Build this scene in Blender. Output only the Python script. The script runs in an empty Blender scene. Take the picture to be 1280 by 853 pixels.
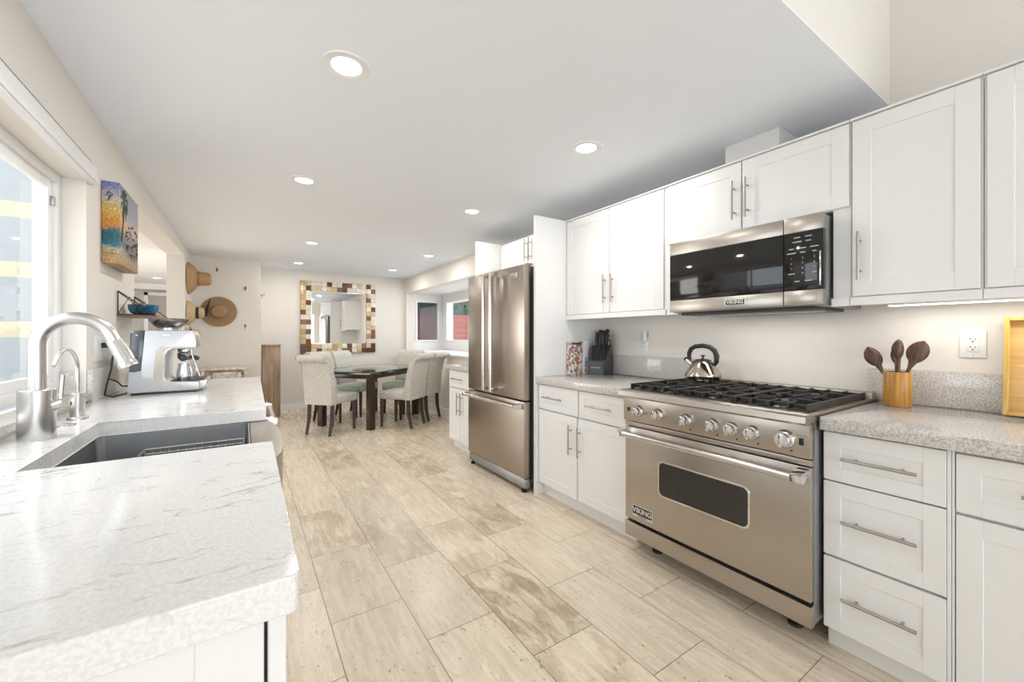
import bpy, bmesh, math, random
from mathutils import Vector, Matrix
random.seed(7)
C = bpy.context.scene.collection
S = bpy.context.scene
PI = math.pi

# ---------------------------------------------------------------- camera, world, light
F_PX, YAW, CAM_H = 505.0, math.radians(33.43), 1.226
cd = bpy.data.cameras.new('camera'); cam = bpy.data.objects.new('camera', cd); C.objects.link(cam)
cd.sensor_width = 36.0; cd.lens = F_PX / 1280 * 36; cd.shift_y = -6.3 / 1280; cd.clip_start = 0.02; cd.clip_end = 200
cam.location = (0, 0, CAM_H); cam.rotation_euler = (PI / 2, 0, -YAW)
S.camera = cam

S.view_settings.view_transform = 'Standard'
S.view_settings.look = 'None'
S.view_settings.gamma = 1
S.view_settings.use_curve_mapping = False
S.view_settings.exposure = 0.70

w = bpy.data.worlds.new('world'); S.world = w; w.use_nodes = True
bg = w.node_tree.nodes['Background']
bg.inputs[0].default_value = (0.86, 0.93, 1.0, 1)
bg.inputs[1].default_value = 2.7

def area(name, loc, rot, sx, sy, power, col=(1, 1, 1)):
    l = bpy.data.lights.new(name, 'AREA'); l.shape = 'RECTANGLE'; l.size = sx; l.size_y = sy
    l.energy = power; l.color = col
    o = bpy.data.objects.new(name, l); C.objects.link(o); o.location = loc; o.rotation_euler = rot
    return o
# added fill lamps: behind the camera, in the next room and high up
area('back_fill', (0.9, -3.0, 1.25), (math.radians(98), 0, 0), 2.8, 2.0, 13, (0.94, 0.97, 1.0))  # unseen fill lamp added at the back opening, tilted slightly up
area('next_room_fill', (-3.4, 6.5, 1.4), (0, math.radians(-90), 0), 1.8, 3.0, 60, (0.98, 0.99, 1.0))  # unseen lamp added to brighten the next room
area('high_fill', (1.0, -2.6, 2.9), (math.radians(75), 0, 0), 2.4, 0.6, 1, (0.97, 0.985, 1.0))  # unseen lamp added under the raised ceiling, no window there

# ---------------------------------------------------------------- materials
def newmat(name):
    m = bpy.data.materials.new(name); m.use_nodes = True
    nt = m.node_tree; p = nt.nodes['Principled BSDF']
    return m, nt, p
def setp(p, **k):
    for a, b in k.items(): p.inputs[a.replace('_', ' ')].default_value = b
def pbr(name, col, rough=0.5, metal=0.0, bump=0.0, bscale=80, stretch=(1, 1, 1), vary=0.0, vscale=30, **kw):
    """plain procedural material: small colour variation + bump"""
    m, nt, p = newmat(name)
    p.inputs['Base Color'].default_value = (*col, 1)
    p.inputs['Roughness'].default_value = rough; p.inputs['Metallic'].default_value = metal
    setp(p, **kw)
    N = nt.nodes; L = nt.links
    tc = N.new('ShaderNodeTexCoord'); mp = N.new('ShaderNodeMapping'); L.new(tc.outputs['Object'], mp.inputs[0])
    mp.inputs['Scale'].default_value = stretch
    if vary > 0:
        n = N.new('ShaderNodeTexNoise'); n.inputs['Scale'].default_value = vscale; n.inputs['Detail'].default_value = 5
        L.new(mp.outputs[0], n.inputs['Vector'])
        r = N.new('ShaderNodeValToRGB'); L.new(n.outputs['Fac'], r.inputs[0])
        r.color_ramp.elements[0].position = 0.3; r.color_ramp.elements[1].position = 0.7
        r.color_ramp.elements[0].color = (*[max(0, c * (1 - vary)) for c in col], 1)
        r.color_ramp.elements[1].color = (*[min(1, c * (1 + vary)) for c in col], 1)
        L.new(r.outputs[0], p.inputs['Base Color'])
    if bump > 0:
        n = N.new('ShaderNodeTexNoise'); n.inputs['Scale'].default_value = bscale; n.inputs['Detail'].default_value = 3
        L.new(mp.outputs[0], n.inputs['Vector'])
        b = N.new('ShaderNodeBump'); b.inputs['Strength'].default_value = bump; b.inputs['Distance'].default_value = 0.002
        L.new(n.outputs['Fac'], b.inputs['Height']); L.new(b.outputs[0], p.inputs['Normal'])
    return m
def emit(name, col, strength):
    m, nt, p = newmat(name)
    setp(p, Base_Color=(*col, 1), Emission_Color=(*col, 1), Emission_Strength=strength)
    return m

M = {}
M['wall'] = pbr('wall_paint', (0.78, 0.735, 0.675), 0.75, bump=0.08, bscale=60, vary=0.01)
M['wall_white'] = pbr('white_wall_paint', (0.84, 0.83, 0.81), 0.7, bump=0.05)
M['ceiling'] = pbr('ceiling_paint', (0.87, 0.90, 0.945), 0.8, bump=0.08, bscale=50)
M['cab'] = pbr('cabinet_white', (0.80, 0.79, 0.77), 0.38, vary=0.008)
M['trim'] = pbr('trim_white', (0.86, 0.86, 0.85), 0.4, vary=0.005)
M['plastic'] = pbr('white_plastic', (0.82, 0.82, 0.81), 0.35, vary=0.005)
M['steel'] = pbr('brushed_steel', (0.47, 0.425, 0.375), 0.31, 1.0, bump=0.02, bscale=60, stretch=(1, 1, 40), vary=0.03, vscale=8)
M['steel_fridge'] = pbr('dark_brushed_steel', (0.36, 0.31, 0.265), 0.30, 1.0, bump=0.02, bscale=60, stretch=(40, 40, 1), vary=0.05, vscale=6)
M['steel_light'] = pbr('light_steel', (0.66, 0.63, 0.60), 0.2, 1.0, vary=0.01)
M['steel_grey'] = pbr('grey_steel', (0.36, 0.37, 0.38), 0.4, 1.0, vary=0.03)
M['nickel'] = pbr('brushed_nickel', (0.62, 0.61, 0.59), 0.27, 1.0, vary=0.02)
M['handle'] = pbr('handle_nickel', (0.42, 0.39, 0.35), 0.33, 1.0, vary=0.02)
M['chrome'] = pbr('chrome', (0.82, 0.83, 0.85), 0.08, 1.0, vary=0.005)
M['black'] = pbr('black_plastic', (0.018, 0.018, 0.018), 0.35, vary=0.2)
M['iron'] = pbr('cast_iron', (0.022, 0.019, 0.017), 0.5, 0.0, bump=0.3, bscale=150, vary=0.2)
M['blackglass'] = pbr('black_glass', (0.012, 0.011, 0.010), 0.06, vary=0.05)
M['ovenglass'] = pbr('oven_glass', (0.03, 0.028, 0.026), 0.12, vary=0.3, vscale=200)
M['darkgrey'] = pbr('dark_grey_side', (0.13, 0.13, 0.135), 0.45, 0.3, vary=0.05)
M['espresso_body'] = pbr('espresso_brushed_body', (0.52, 0.525, 0.53), 0.34, 0.9, bump=0.04, vary=0.02)
M['darkwood'] = pbr('espresso_wood', (0.032, 0.014, 0.009), 0.3, bump=0.15, bscale=30, stretch=(6, 6, 0.6), vary=0.35, vscale=20)
M['chair_leg'] = pbr('chair_leg_wood', (0.040, 0.015, 0.009), 0.45, bump=0.1, vary=0.3)
M['spoonwood'] = pbr('walnut_wood', (0.085, 0.038, 0.020), 0.45, bump=0.2, stretch=(4, 4, 0.7), vary=0.45, vscale=30)
M['rubber'] = pbr('black_rubber', (0.01, 0.01, 0.01), 0.6, vary=0.1)
M['straw'] = pbr('straw', (0.44, 0.27, 0.12), 0.8, bump=1.0, bscale=220, vary=0.2, vscale=120)
M['straw_tan'] = pbr('straw_tan', (0.34, 0.215, 0.115), 0.8, bump=1.0, bscale=220, vary=0.2, vscale=120)
M['straw_pale'] = pbr('straw_pale', (0.55, 0.40, 0.23), 0.8, bump=1.0, bscale=220, vary=0.15, vscale=120)
M['ribbon'] = pbr('dark_ribbon', (0.03, 0.018, 0.012), 0.6, vary=0.3)
M['brass'] = pbr('aged_brass', (0.22, 0.13, 0.04), 0.35, 1.0, vary=0.2)
M['wire'] = pbr('bronze_wire', (0.05, 0.032, 0.02), 0.5, 0.6, vary=0.2)
M['light'] = emit('lamp_lens', (1.0, 0.98, 0.94), 3.0)
M['led'] = emit('led_strip_lens', (1.0, 0.98, 0.95), 2.0)
M['mirror'] = pbr('mirror_silver', (0.93, 0.93, 0.92), 0.01, 1.0)
M['soil'] = pbr('outside_ground', (0.45, 0.42, 0.38), 0.9, vary=0.1)

# linen
def linen():
    m, nt, p = newmat('grey_linen'); N = nt.nodes; L = nt.links
    tc = N.new('ShaderNodeTexCoord')
    n = N.new('ShaderNodeTexNoise'); n.inputs['Scale'].default_value = 45; n.inputs['Detail'].default_value = 8; n.inputs['Roughness'].default_value = 0.75
    L.new(tc.outputs['Object'], n.inputs['Vector'])
    r = N.new('ShaderNodeValToRGB'); L.new(n.outputs['Fac'], r.inputs[0])
    r.color_ramp.elements[0].position = 0.35; r.color_ramp.elements[0].color = (0.46, 0.43, 0.38, 1)
    r.color_ramp.elements[1].position = 0.65; r.color_ramp.elements[1].color = (0.66, 0.63, 0.575, 1)
    L.new(r.outputs[0], p.inputs['Base Color']); p.inputs['Roughness'].default_value = 0.9
    b = N.new('ShaderNodeBump'); b.inputs['Strength'].default_value = 0.4; b.inputs['Distance'].default_value = 0.002
    L.new(n.outputs['Fac'], b.inputs['Height']); L.new(b.outputs[0], p.inputs['Normal'])
    return m
M['linen'] = linen()

def glass(name, col=(1, 1, 1), alpha=0.12, rough=0.02, tint=None):
    """thin window glass: mostly transparent with a glossy sheen"""
    m = bpy.data.materials.new(name); m.use_nodes = True; nt = m.node_tree; N = nt.nodes; L = nt.links
    N.clear()
    out = N.new('ShaderNodeOutputMaterial'); mix = N.new('ShaderNodeMixShader')
    t = N.new('ShaderNodeBsdfTransparent'); t.inputs[0].default_value = (*(tint or col), 1)
    g = N.new('ShaderNodeBsdfGlossy'); g.inputs['Roughness'].default_value = rough; g.inputs[0].default_value = (1, 1, 1, 1)
    fr = N.new('ShaderNodeFresnel'); fr.inputs[0].default_value = 1.5
    ma = N.new('ShaderNodeMath'); ma.operation = 'MAXIMUM'; ma.inputs[1].default_value = alpha
    L.new(fr.outputs[0], ma.inputs[0])
    ge = N.new('ShaderNodeNewGeometry'); iv = N.new('ShaderNodeMath'); iv.operation = 'SUBTRACT'; iv.inputs[0].default_value = 1; L.new(ge.outputs['Backfacing'], iv.inputs[1])
    mm = N.new('ShaderNodeMath'); mm.operation = 'MULTIPLY'; L.new(ma.outputs[0], mm.inputs[0]); L.new(iv.outputs[0], mm.inputs[1]); L.new(mm.outputs[0], mix.inputs[0])
    L.new(t.outputs[0], mix.inputs[1]); L.new(g.outputs[0], mix.inputs[2]); L.new(mix.outputs[0], out.inputs[0])
    return m
M['glass'] = glass('window_glass', alpha=0.0)
def screen():
    m = bpy.data.materials.new('insect_screen'); m.use_nodes = True; nt = m.node_tree; N = nt.nodes; L = nt.links; N.clear()
    out = N.new('ShaderNodeOutputMaterial'); mix = N.new('ShaderNodeMixShader'); mix.inputs[0].default_value = 0.55
    t = N.new('ShaderNodeBsdfTransparent'); d = N.new('ShaderNodeBsdfDiffuse'); d.inputs[0].default_value = (0.02, 0.02, 0.02, 1)
    L.new(t.outputs[0], mix.inputs[1]); L.new(d.outputs[0], mix.inputs[2]); L.new(mix.outputs[0], out.inputs[0]); return m
M['screen'] = screen()
M['tableglass'] = glass('table_glass', alpha=0.16, tint=(0.62, 0.72, 0.66))
M['glass_edge'] = pbr('glass_edge_green', (0.03, 0.11, 0.085), 0.1, vary=0.2)
M['hopperglass'] = glass('hopper_glass', alpha=0.25, tint=(0.62, 0.60, 0.60))

def stone(name, base, vein, speck, scale, streak, amount, rough=0.12):
    m, nt, p = newmat(name); N = nt.nodes; L = nt.links
    tc = N.new('ShaderNodeTexCoord'); mp = N.new('ShaderNodeMapping'); L.new(tc.outputs['Object'], mp.inputs[0])
    mp.inputs['Scale'].default_value = streak; mp.inputs['Rotation'].default_value = (0, 0, math.radians(14))
    n1 = N.new('ShaderNodeTexNoise'); n1.inputs['Scale'].default_value = scale; n1.inputs['Detail'].default_value = 9
    n1.inputs['Roughness'].default_value = 0.62; n1.inputs['Distortion'].default_value = 0.9
    L.new(mp.outputs[0], n1.inputs['Vector'])
    sub = N.new('ShaderNodeMath'); sub.operation = 'SUBTRACT'; sub.inputs[1].default_value = 0.5; L.new(n1.outputs['Fac'], sub.inputs[0])
    ab = N.new('ShaderNodeMath'); ab.operation = 'ABSOLUTE'; L.new(sub.outputs[0], ab.inputs[0])
    r1 = N.new('ShaderNodeValToRGB'); L.new(ab.outputs[0], r1.inputs[0])
    r1.color_ramp.elements[0].position = 0.0; r1.color_ramp.elements[0].color = (1, 1, 1, 1)
    r1.color_ramp.elements[1].position = 0.032; r1.color_ramp.elements[1].color = (0, 0, 0, 1)
    n2 = N.new('ShaderNodeTexNoise'); n2.inputs['Scale'].default_value = scale * 1.4; n2.inputs['Detail'].default_value = 3
    L.new(mp.outputs[0], n2.inputs['Vector'])
    r2 = N.new('ShaderNodeValToRGB'); L.new(n2.outputs['Fac'], r2.inputs[0])
    r2.color_ramp.elements[0].position = 0.49; r2.color_ramp.elements[0].color = (0, 0, 0, 1)
    r2.color_ramp.elements[1].position = 0.68; r2.color_ramp.elements[1].color = (1, 1, 1, 1)
    mu = N.new('ShaderNodeMath'); mu.operation = 'MULTIPLY'; L.new(r1.outputs[0], mu.inputs[0]); L.new(r2.outputs[0], mu.inputs[1])
    mu2 = N.new('ShaderNodeMath'); mu2.operation = 'MULTIPLY'; mu2.inputs[1].default_value = amount; L.new(mu.outputs[0], mu2.inputs[0])
    n3 = N.new('ShaderNodeTexNoise'); n3.inputs['Scale'].default_value = 160; n3.inputs['Detail'].default_value = 2
    L.new(tc.outputs['Object'], n3.inputs['Vector'])
    mixa = N.new('ShaderNodeMix'); mixa.data_type = 'RGBA'
    r3 = N.new('ShaderNodeValToRGB'); L.new(n3.outputs['Fac'], r3.inputs[0])
    r3.color_ramp.elements[0].position = 0.42; r3.color_ramp.elements[0].color = (0, 0, 0, 1)
    r3.color_ramp.elements[1].position = 0.62; r3.color_ramp.elements[1].color = (1, 1, 1, 1)
    L.new(r3.outputs[0], mixa.inputs['Factor']); mixa.inputs['A'].default_value = (*base, 1); mixa.inputs['B'].default_value = (*speck, 1)
    mixb = N.new('ShaderNodeMix'); mixb.data_type = 'RGBA'
    L.new(mu2.outputs[0], mixb.inputs['Factor']); L.new(mixa.outputs['Result'], mixb.inputs['A']); mixb.inputs['B'].default_value = (*vein, 1)
    L.new(mixb.outputs['Result'], p.inputs['Base Color']); p.inputs['Roughness'].default_value = rough
    return m
M['quartz'] = stone('white_quartz', (0.80, 0.79, 0.77), (0.34, 0.32, 0.30), (0.72, 0.70, 0.68), 9, (0.7, 1.7, 1), 1.0)
M['quartz_mid'] = stone('veined_grey_quartz', (0.66, 0.63, 0.59), (0.33, 0.29, 0.25), (0.54, 0.51, 0.47), 24, (1, 1, 1), 0.9, 0.15)
M['quartz_shaded'] = stone('shaded_speckled_quartz', (0.68, 0.65, 0.61), (0.30, 0.28, 0.26), (0.43, 0.41, 0.39), 22, (1, 1, 1), 0.5, 0.1)  # same quartz as the sink run, with shade mixed into its base colour

def travertine():
    m, nt, p = newmat('travertine_tiles'); N = nt.nodes; L = nt.links
    def math_(op, a, b=None):
        n = N.new('ShaderNodeMath'); n.operation = op
        for i, v in enumerate((a, b)):
            if v is None: continue
            if isinstance(v, (int, float)): n.inputs[i].default_value = v
            else: L.new(v, n.inputs[i])
        return n.outputs[0]
    tc = N.new('ShaderNodeTexCoord'); sp = N.new('ShaderNodeSeparateXYZ'); L.new(tc.outputs['Object'], sp.inputs[0])
    X, Y = sp.outputs[0], sp.outputs[1]
    W, LN = 0.309, 0.61
    cx = math_('DIVIDE', math_('SUBTRACT', X, 0.303), W)
    col = math_('FLOOR', cx); fx = math_('SUBTRACT', cx, col)
    odd = math_('ABSOLUTE', math_('MODULO', col, 2))
    cy = math_('DIVIDE', math_('SUBTRACT', math_('SUBTRACT', Y, 0.025), math_('MULTIPLY', odd, 0.3)), LN)
    row = math_('FLOOR', cy); fy = math_('SUBTRACT', cy, row)
    ex = math_('MULTIPLY', math_('MINIMUM', fx, math_('SUBTRACT', 1, fx)), W)
    ey = math_('MULTIPLY', math_('MINIMUM', fy, math_('SUBTRACT', 1, fy)), LN)
    edge = math_('MINIMUM', ex, ey)
    grout = math_('LESS_THAN', edge, 0.0018)
    cmb = N.new('ShaderNodeCombineXYZ'); L.new(col, cmb.inputs[0]); L.new(row, cmb.inputs[1])
    wn = N.new('ShaderNodeTexWhiteNoise'); L.new(cmb.outputs[0], wn.inputs['Vector'])
    rnd = wn.outputs['Value']
    # per tile shifted coordinates, stretched along the tile
    off = N.new('ShaderNodeVectorMath'); off.operation = 'MULTIPLY_ADD'
    L.new(wn.outputs['Color'], off.inputs[0]); off.inputs[1].default_value = (40, 40, 40); L.new(tc.outputs['Object'], off.inputs[2])
    mp = N.new('ShaderNodeMapping'); L.new(off.outputs[0], mp.inputs[0]); mp.inputs['Scale'].default_value = (1.5, 0.16, 1)
    n1 = N.new('ShaderNodeTexNoise'); n1.inputs['Scale'].default_value = 24; n1.inputs['Detail'].default_value = 10; n1.inputs['Roughness'].default_value = 0.72; n1.inputs['Distortion'].default_value = 0.15
    L.new(mp.outputs[0], n1.inputs['Vector'])
    r1 = N.new('ShaderNodeValToRGB'); L.new(n1.outputs['Fac'], r1.inputs[0]); e = r1.color_ramp.elements
    e[0].position = 0.25; e[0].color = (0.55, 0.445, 0.32, 1); e[1].position = 0.75; e[1].color = (0.79, 0.69, 0.555, 1)
    x = e.new(0.5); x.color = (0.71, 0.605, 0.47, 1)
    # heavy brown veining on some tiles
    mp2 = N.new('ShaderNodeMapping'); L.new(off.outputs[0], mp2.inputs[0]); mp2.inputs['Scale'].default_value = (1.0, 0.35, 1)
    n2 = N.new('ShaderNodeTexNoise'); n2.inputs['Scale'].default_value = 8.5; n2.inputs['Detail'].default_value = 10; n2.inputs['Roughness'].default_value = 0.65; n2.inputs['Distortion'].default_value = 1.3
    L.new(mp2.outputs[0], n2.inputs['Vector'])
    r2 = N.new('ShaderNodeValToRGB'); L.new(n2.outputs['Fac'], r2.inputs[0]); e = r2.color_ramp.elements
    e[0].position = 0.44; e[0].color = (0, 0, 0, 1); e[1].position = 0.58; e[1].color = (1, 1, 1, 1)
    def at(c, r, k):
        a = math_('COMPARE', col, c); a.node.inputs[2].default_value = 0.2; b_ = math_('COMPARE', row, r); b_.node.inputs[2].default_value = 0.2
        return math_('MULTIPLY', math_('MULTIPLY', a, b_), k)
    heavy = math_('MULTIPLY', math_('GREATER_THAN', rnd, 0.90), 0.35)
    for c_, r_, k_ in ((2, 2, 0.62), (1, 3, 0.40), (3, 3, 0.55), (3, 5, 0.45), (1, 6, 0.5)): heavy = math_('MAXIMUM', heavy, at(c_, r_, k_))
    light_ = math_('ADD', heavy, 0.05)
    hv = math_('MULTIPLY', light_, r2.outputs[0])
    mixh = N.new('ShaderNodeMix'); mixh.data_type = 'RGBA'; L.new(hv, mixh.inputs['Factor']); L.new(r1.outputs[0], mixh.inputs['A']); mixh.inputs['B'].default_value = (0.30, 0.205, 0.11, 1)
    # pits
    mp3 = N.new('ShaderNodeMapping'); L.new(off.outputs[0], mp3.inputs[0]); mp3.inputs['Scale'].default_value = (1.0, 0.45, 1)
    n3 = N.new('ShaderNodeTexNoise'); n3.inputs['Scale'].default_value = 95; n3.inputs['Detail'].default_value = 3
    L.new(mp3.outputs[0], n3.inputs['Vector'])
    pit = math_('MULTIPLY', math_('GREATER_THAN', n3.outputs['Fac'], 0.655), math_('ADD', math_('MULTIPLY', r2.outputs[0], 0.5), 0.30))
    mixp = N.new('ShaderNodeMix'); mixp.data_type = 'RGBA'; L.new(pit, mixp.inputs['Factor']); L.new(mixh.outputs['Result'], mixp.inputs['A']); mixp.inputs['B'].default_value = (0.22, 0.16, 0.10, 1)
    # tile to tile brightness
    br = math_('ADD', math_('MULTIPLY', rnd, 0.16), 0.92)
    hs = N.new('ShaderNodeHueSaturation'); L.new(mixp.outputs['Result'], hs.inputs['Color']); L.new(br, hs.inputs['Value'])
    mixg = N.new('ShaderNodeMix'); mixg.data_type = 'RGBA'; L.new(grout, mixg.inputs['Factor']); L.new(hs.outputs[0], mixg.inputs['A']); mixg.inputs['B'].default_value = (0.20, 0.155, 0.10, 1)
    L.new(mixg.outputs['Result'], p.inputs['Base Color'])
    rr = math_('ADD', math_('MULTIPLY', n1.outputs['Fac'], 0.2), 0.17); L.new(rr, p.inputs['Roughness'])
    b = N.new('ShaderNodeBump'); b.inputs['Strength'].default_value = 0.35; b.inputs['Distance'].default_value = 0.001
    L.new(math_('SUBTRACT', 1, math_('MAXIMUM', grout, pit)), b.inputs['Height']); L.new(b.outputs[0], p.inputs['Normal'])
    return m
M['floor'] = travertine()

def bamboo(name, c0, c1, dirscale, scale=10):
    m, nt, p = newmat(name); N = nt.nodes; L = nt.links
    tc = N.new('ShaderNodeTexCoord'); mp = N.new('ShaderNodeMapping'); L.new(tc.outputs['Object'], mp.inputs[0]); mp.inputs['Scale'].default_value = dirscale
    n = N.new('ShaderNodeTexNoise'); n.inputs['Scale'].default_value = scale; n.inputs['Detail'].default_value = 6; L.new(mp.outputs[0], n.inputs['Vector'])
    r = N.new('ShaderNodeValToRGB'); L.new(n.outputs['Fac'], r.inputs[0])
    r.color_ramp.elements[0].position = 0.35; r.color_ramp.elements[0].color = (*c0, 1)
    r.color_ramp.elements[1].position = 0.65; r.color_ramp.elements[1].color = (*c1, 1)
    L.new(r.outputs[0], p.inputs['Base Color']); p.inputs['Roughness'].default_value = 0.35
    return m
M['bamboo'] = bamboo('bamboo_tray', (0.55, 0.34, 0.12), (0.66, 0.44, 0.18), (1, 0.4, 7))
M['bamboo_edge'] = bamboo('bamboo_edge', (0.54, 0.33, 0.08), (0.66, 0.43, 0.13), (5, 5, 0.5))
M['holder'] = bamboo('bamboo_holder', (0.34, 0.14, 0.025), (0.60, 0.31, 0.07), (4, 4, 0.25), 22)
M['driftwood'] = bamboo('weathered_wood', (0.24, 0.15, 0.085), (0.45, 0.32, 0.21), (6, 6, 0.35), 7)
M['whitewash'] = bamboo('whitewashed_wood', (0.42, 0.33, 0.25), (0.78, 0.74, 0.68), (1, 1, 1), 18)
M['bench_brown'] = bamboo('worn_brown_wood', (0.16, 0.09, 0.05), (0.42, 0.33, 0.26), (1, 1, 1), 16)

def mosaic():
    m, nt, p = newmat('stone_mosaic'); N = nt.nodes; L = nt.links
    tc = N.new('ShaderNodeTexCoord')
    sc = N.new('ShaderNodeVectorMath'); sc.operation = 'SCALE'; sc.inputs['Scale'].default_value = 1 / 0.0825; L.new(tc.outputs['Object'], sc.inputs[0])
    fl = N.new('ShaderNodeVectorMath'); fl.operation = 'FLOOR'; L.new(sc.outputs[0], fl.inputs[0])
    sx = N.new('ShaderNodeSeparateXYZ'); L.new(fl.outputs[0], sx.inputs[0])
    cb = N.new('ShaderNodeCombineXYZ'); L.new(sx.outputs[0], cb.inputs[0]); L.new(sx.outputs[2], cb.inputs[2])
    wn = N.new('ShaderNodeTexWhiteNoise'); L.new(cb.outputs[0], wn.inputs['Vector'])
    r = N.new('ShaderNodeValToRGB'); r.color_ramp.interpolation = 'CONSTANT'; L.new(wn.outputs['Value'], r.inputs[0])
    cols = [(0.66, 0.58, 0.47), (0.74, 0.69, 0.60), (0.48, 0.29, 0.10), (0.12, 0.045, 0.02), (0.60, 0.42, 0.20), (0.15, 0.11, 0.085), (0.70, 0.64, 0.53), (0.20, 0.08, 0.03), (0.55, 0.46, 0.32)]
    e = r.color_ramp.elements
    e[0].position = 0; e[0].color = (*cols[0], 1); e[1].position = 1 / 9; e[1].color = (*cols[1], 1)
    for i in range(2, 9): x = e.new(i / 9); x.color = (*cols[i], 1)
    fr = N.new('ShaderNodeVectorMath'); fr.operation = 'FRACTION'; L.new(sc.outputs[0], fr.inputs[0])
    s2 = N.new('ShaderNodeSeparateXYZ'); L.new(fr.outputs[0], s2.inputs[0])
    def lt(o):
        a = N.new('ShaderNodeMath'); a.operation = 'LESS_THAN'; a.inputs[1].default_value = 0.045; L.new(o, a.inputs[0]); return a.outputs[0]
    mx = N.new('ShaderNodeMath'); mx.operation = 'MAXIMUM'; L.new(lt(s2.outputs[0]), mx.inputs[0]); L.new(lt(s2.outputs[2]), mx.inputs[1])
    nz = N.new('ShaderNodeTexNoise'); nz.inputs['Scale'].default_value = 35; nz.inputs['Detail'].default_value = 6; L.new(tc.outputs['Object'], nz.inputs['Vector'])
    hs = N.new('ShaderNodeHueSaturation'); L.new(r.outputs[0], hs.inputs['Color'])
    ad = N.new('ShaderNodeMath'); ad.operation = 'ADD'; ad.inputs[1].default_value = 0.55; L.new(nz.outputs['Fac'], ad.inputs[0]); L.new(ad.outputs[0], hs.inputs['Value'])
    mg = N.new('ShaderNodeMix'); mg.data_type = 'RGBA'; L.new(mx.outputs[0], mg.inputs['Factor']); L.new(hs.outputs[0], mg.inputs['A']); mg.inputs['B'].default_value = (0.25, 0.19, 0.12, 1)
    L.new(mg.outputs['Result'], p.inputs['Base Color']); p.inputs['Roughness'].default_value = 0.3
    return m
M['mosaic'] = mosaic()

def boards(name, c0, c1, period, gapcol, gap=0.04, axis=2, rough=0.8):
    """horizontal boards with gaps"""
    m, nt, p = newmat(name); N = nt.nodes; L = nt.links
    tc = N.new('ShaderNodeTexCoord'); sp = N.new('ShaderNodeSeparateXYZ'); L.new(tc.outputs['Object'], sp.inputs[0])
    d = N.new('ShaderNodeMath'); d.operation = 'DIVIDE'; d.inputs[1].default_value = period; L.new(sp.outputs[axis], d.inputs[0])
    f = N.new('ShaderNodeMath'); f.operation = 'FRACT'; L.new(d.outputs[0], f.inputs[0])
    lt = N.new('ShaderNodeMath'); lt.operation = 'LESS_THAN'; lt.inputs[1].default_value = gap; L.new(f.outputs[0], lt.inputs[0])
    mp = N.new('ShaderNodeMapping'); L.new(tc.outputs['Object'], mp.inputs[0]); mp.inputs['Scale'].default_value = (0.3, 0.3, 5)
    n = N.new('ShaderNodeTexNoise'); n.inputs['Scale'].default_value = 6; n.inputs['Detail'].default_value = 6; L.new(mp.outputs[0], n.inputs['Vector'])
    mx = N.new('ShaderNodeMix'); mx.data_type = 'RGBA'; L.new(n.outputs['Fac'], mx.inputs['Factor']); mx.inputs['A'].default_value = (*c0, 1); mx.inputs['B'].default_value = (*c1, 1)
    mg = N.new('ShaderNodeMix'); mg.data_type = 'RGBA'; L.new(lt.outputs[0], mg.inputs['Factor']); L.new(mx.outputs['Result'], mg.inputs['A']); mg.inputs['B'].default_value = (*gapcol, 1)
    L.new(mg.outputs['Result'], p.inputs['Base Color']); p.inputs['Roughness'].default_value = rough
    return m
M['redfence'] = boards('red_fence_boards', (0.19, 0.05, 0.037), (0.26, 0.085, 0.062), 0.145, (0.08, 0.02, 0.015), 0.07)
M['sidingwall'] = boards('two_tone_boards', (0.24, 0.27, 0.29), (0.31, 0.335, 0.35), 0.305, (0.46, 0.41, 0.30), 0.26)
M['leaf'] = pbr('leaf_green', (0.018, 0.040, 0.016), 0.5, vary=0.6, vscale=5)

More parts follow.
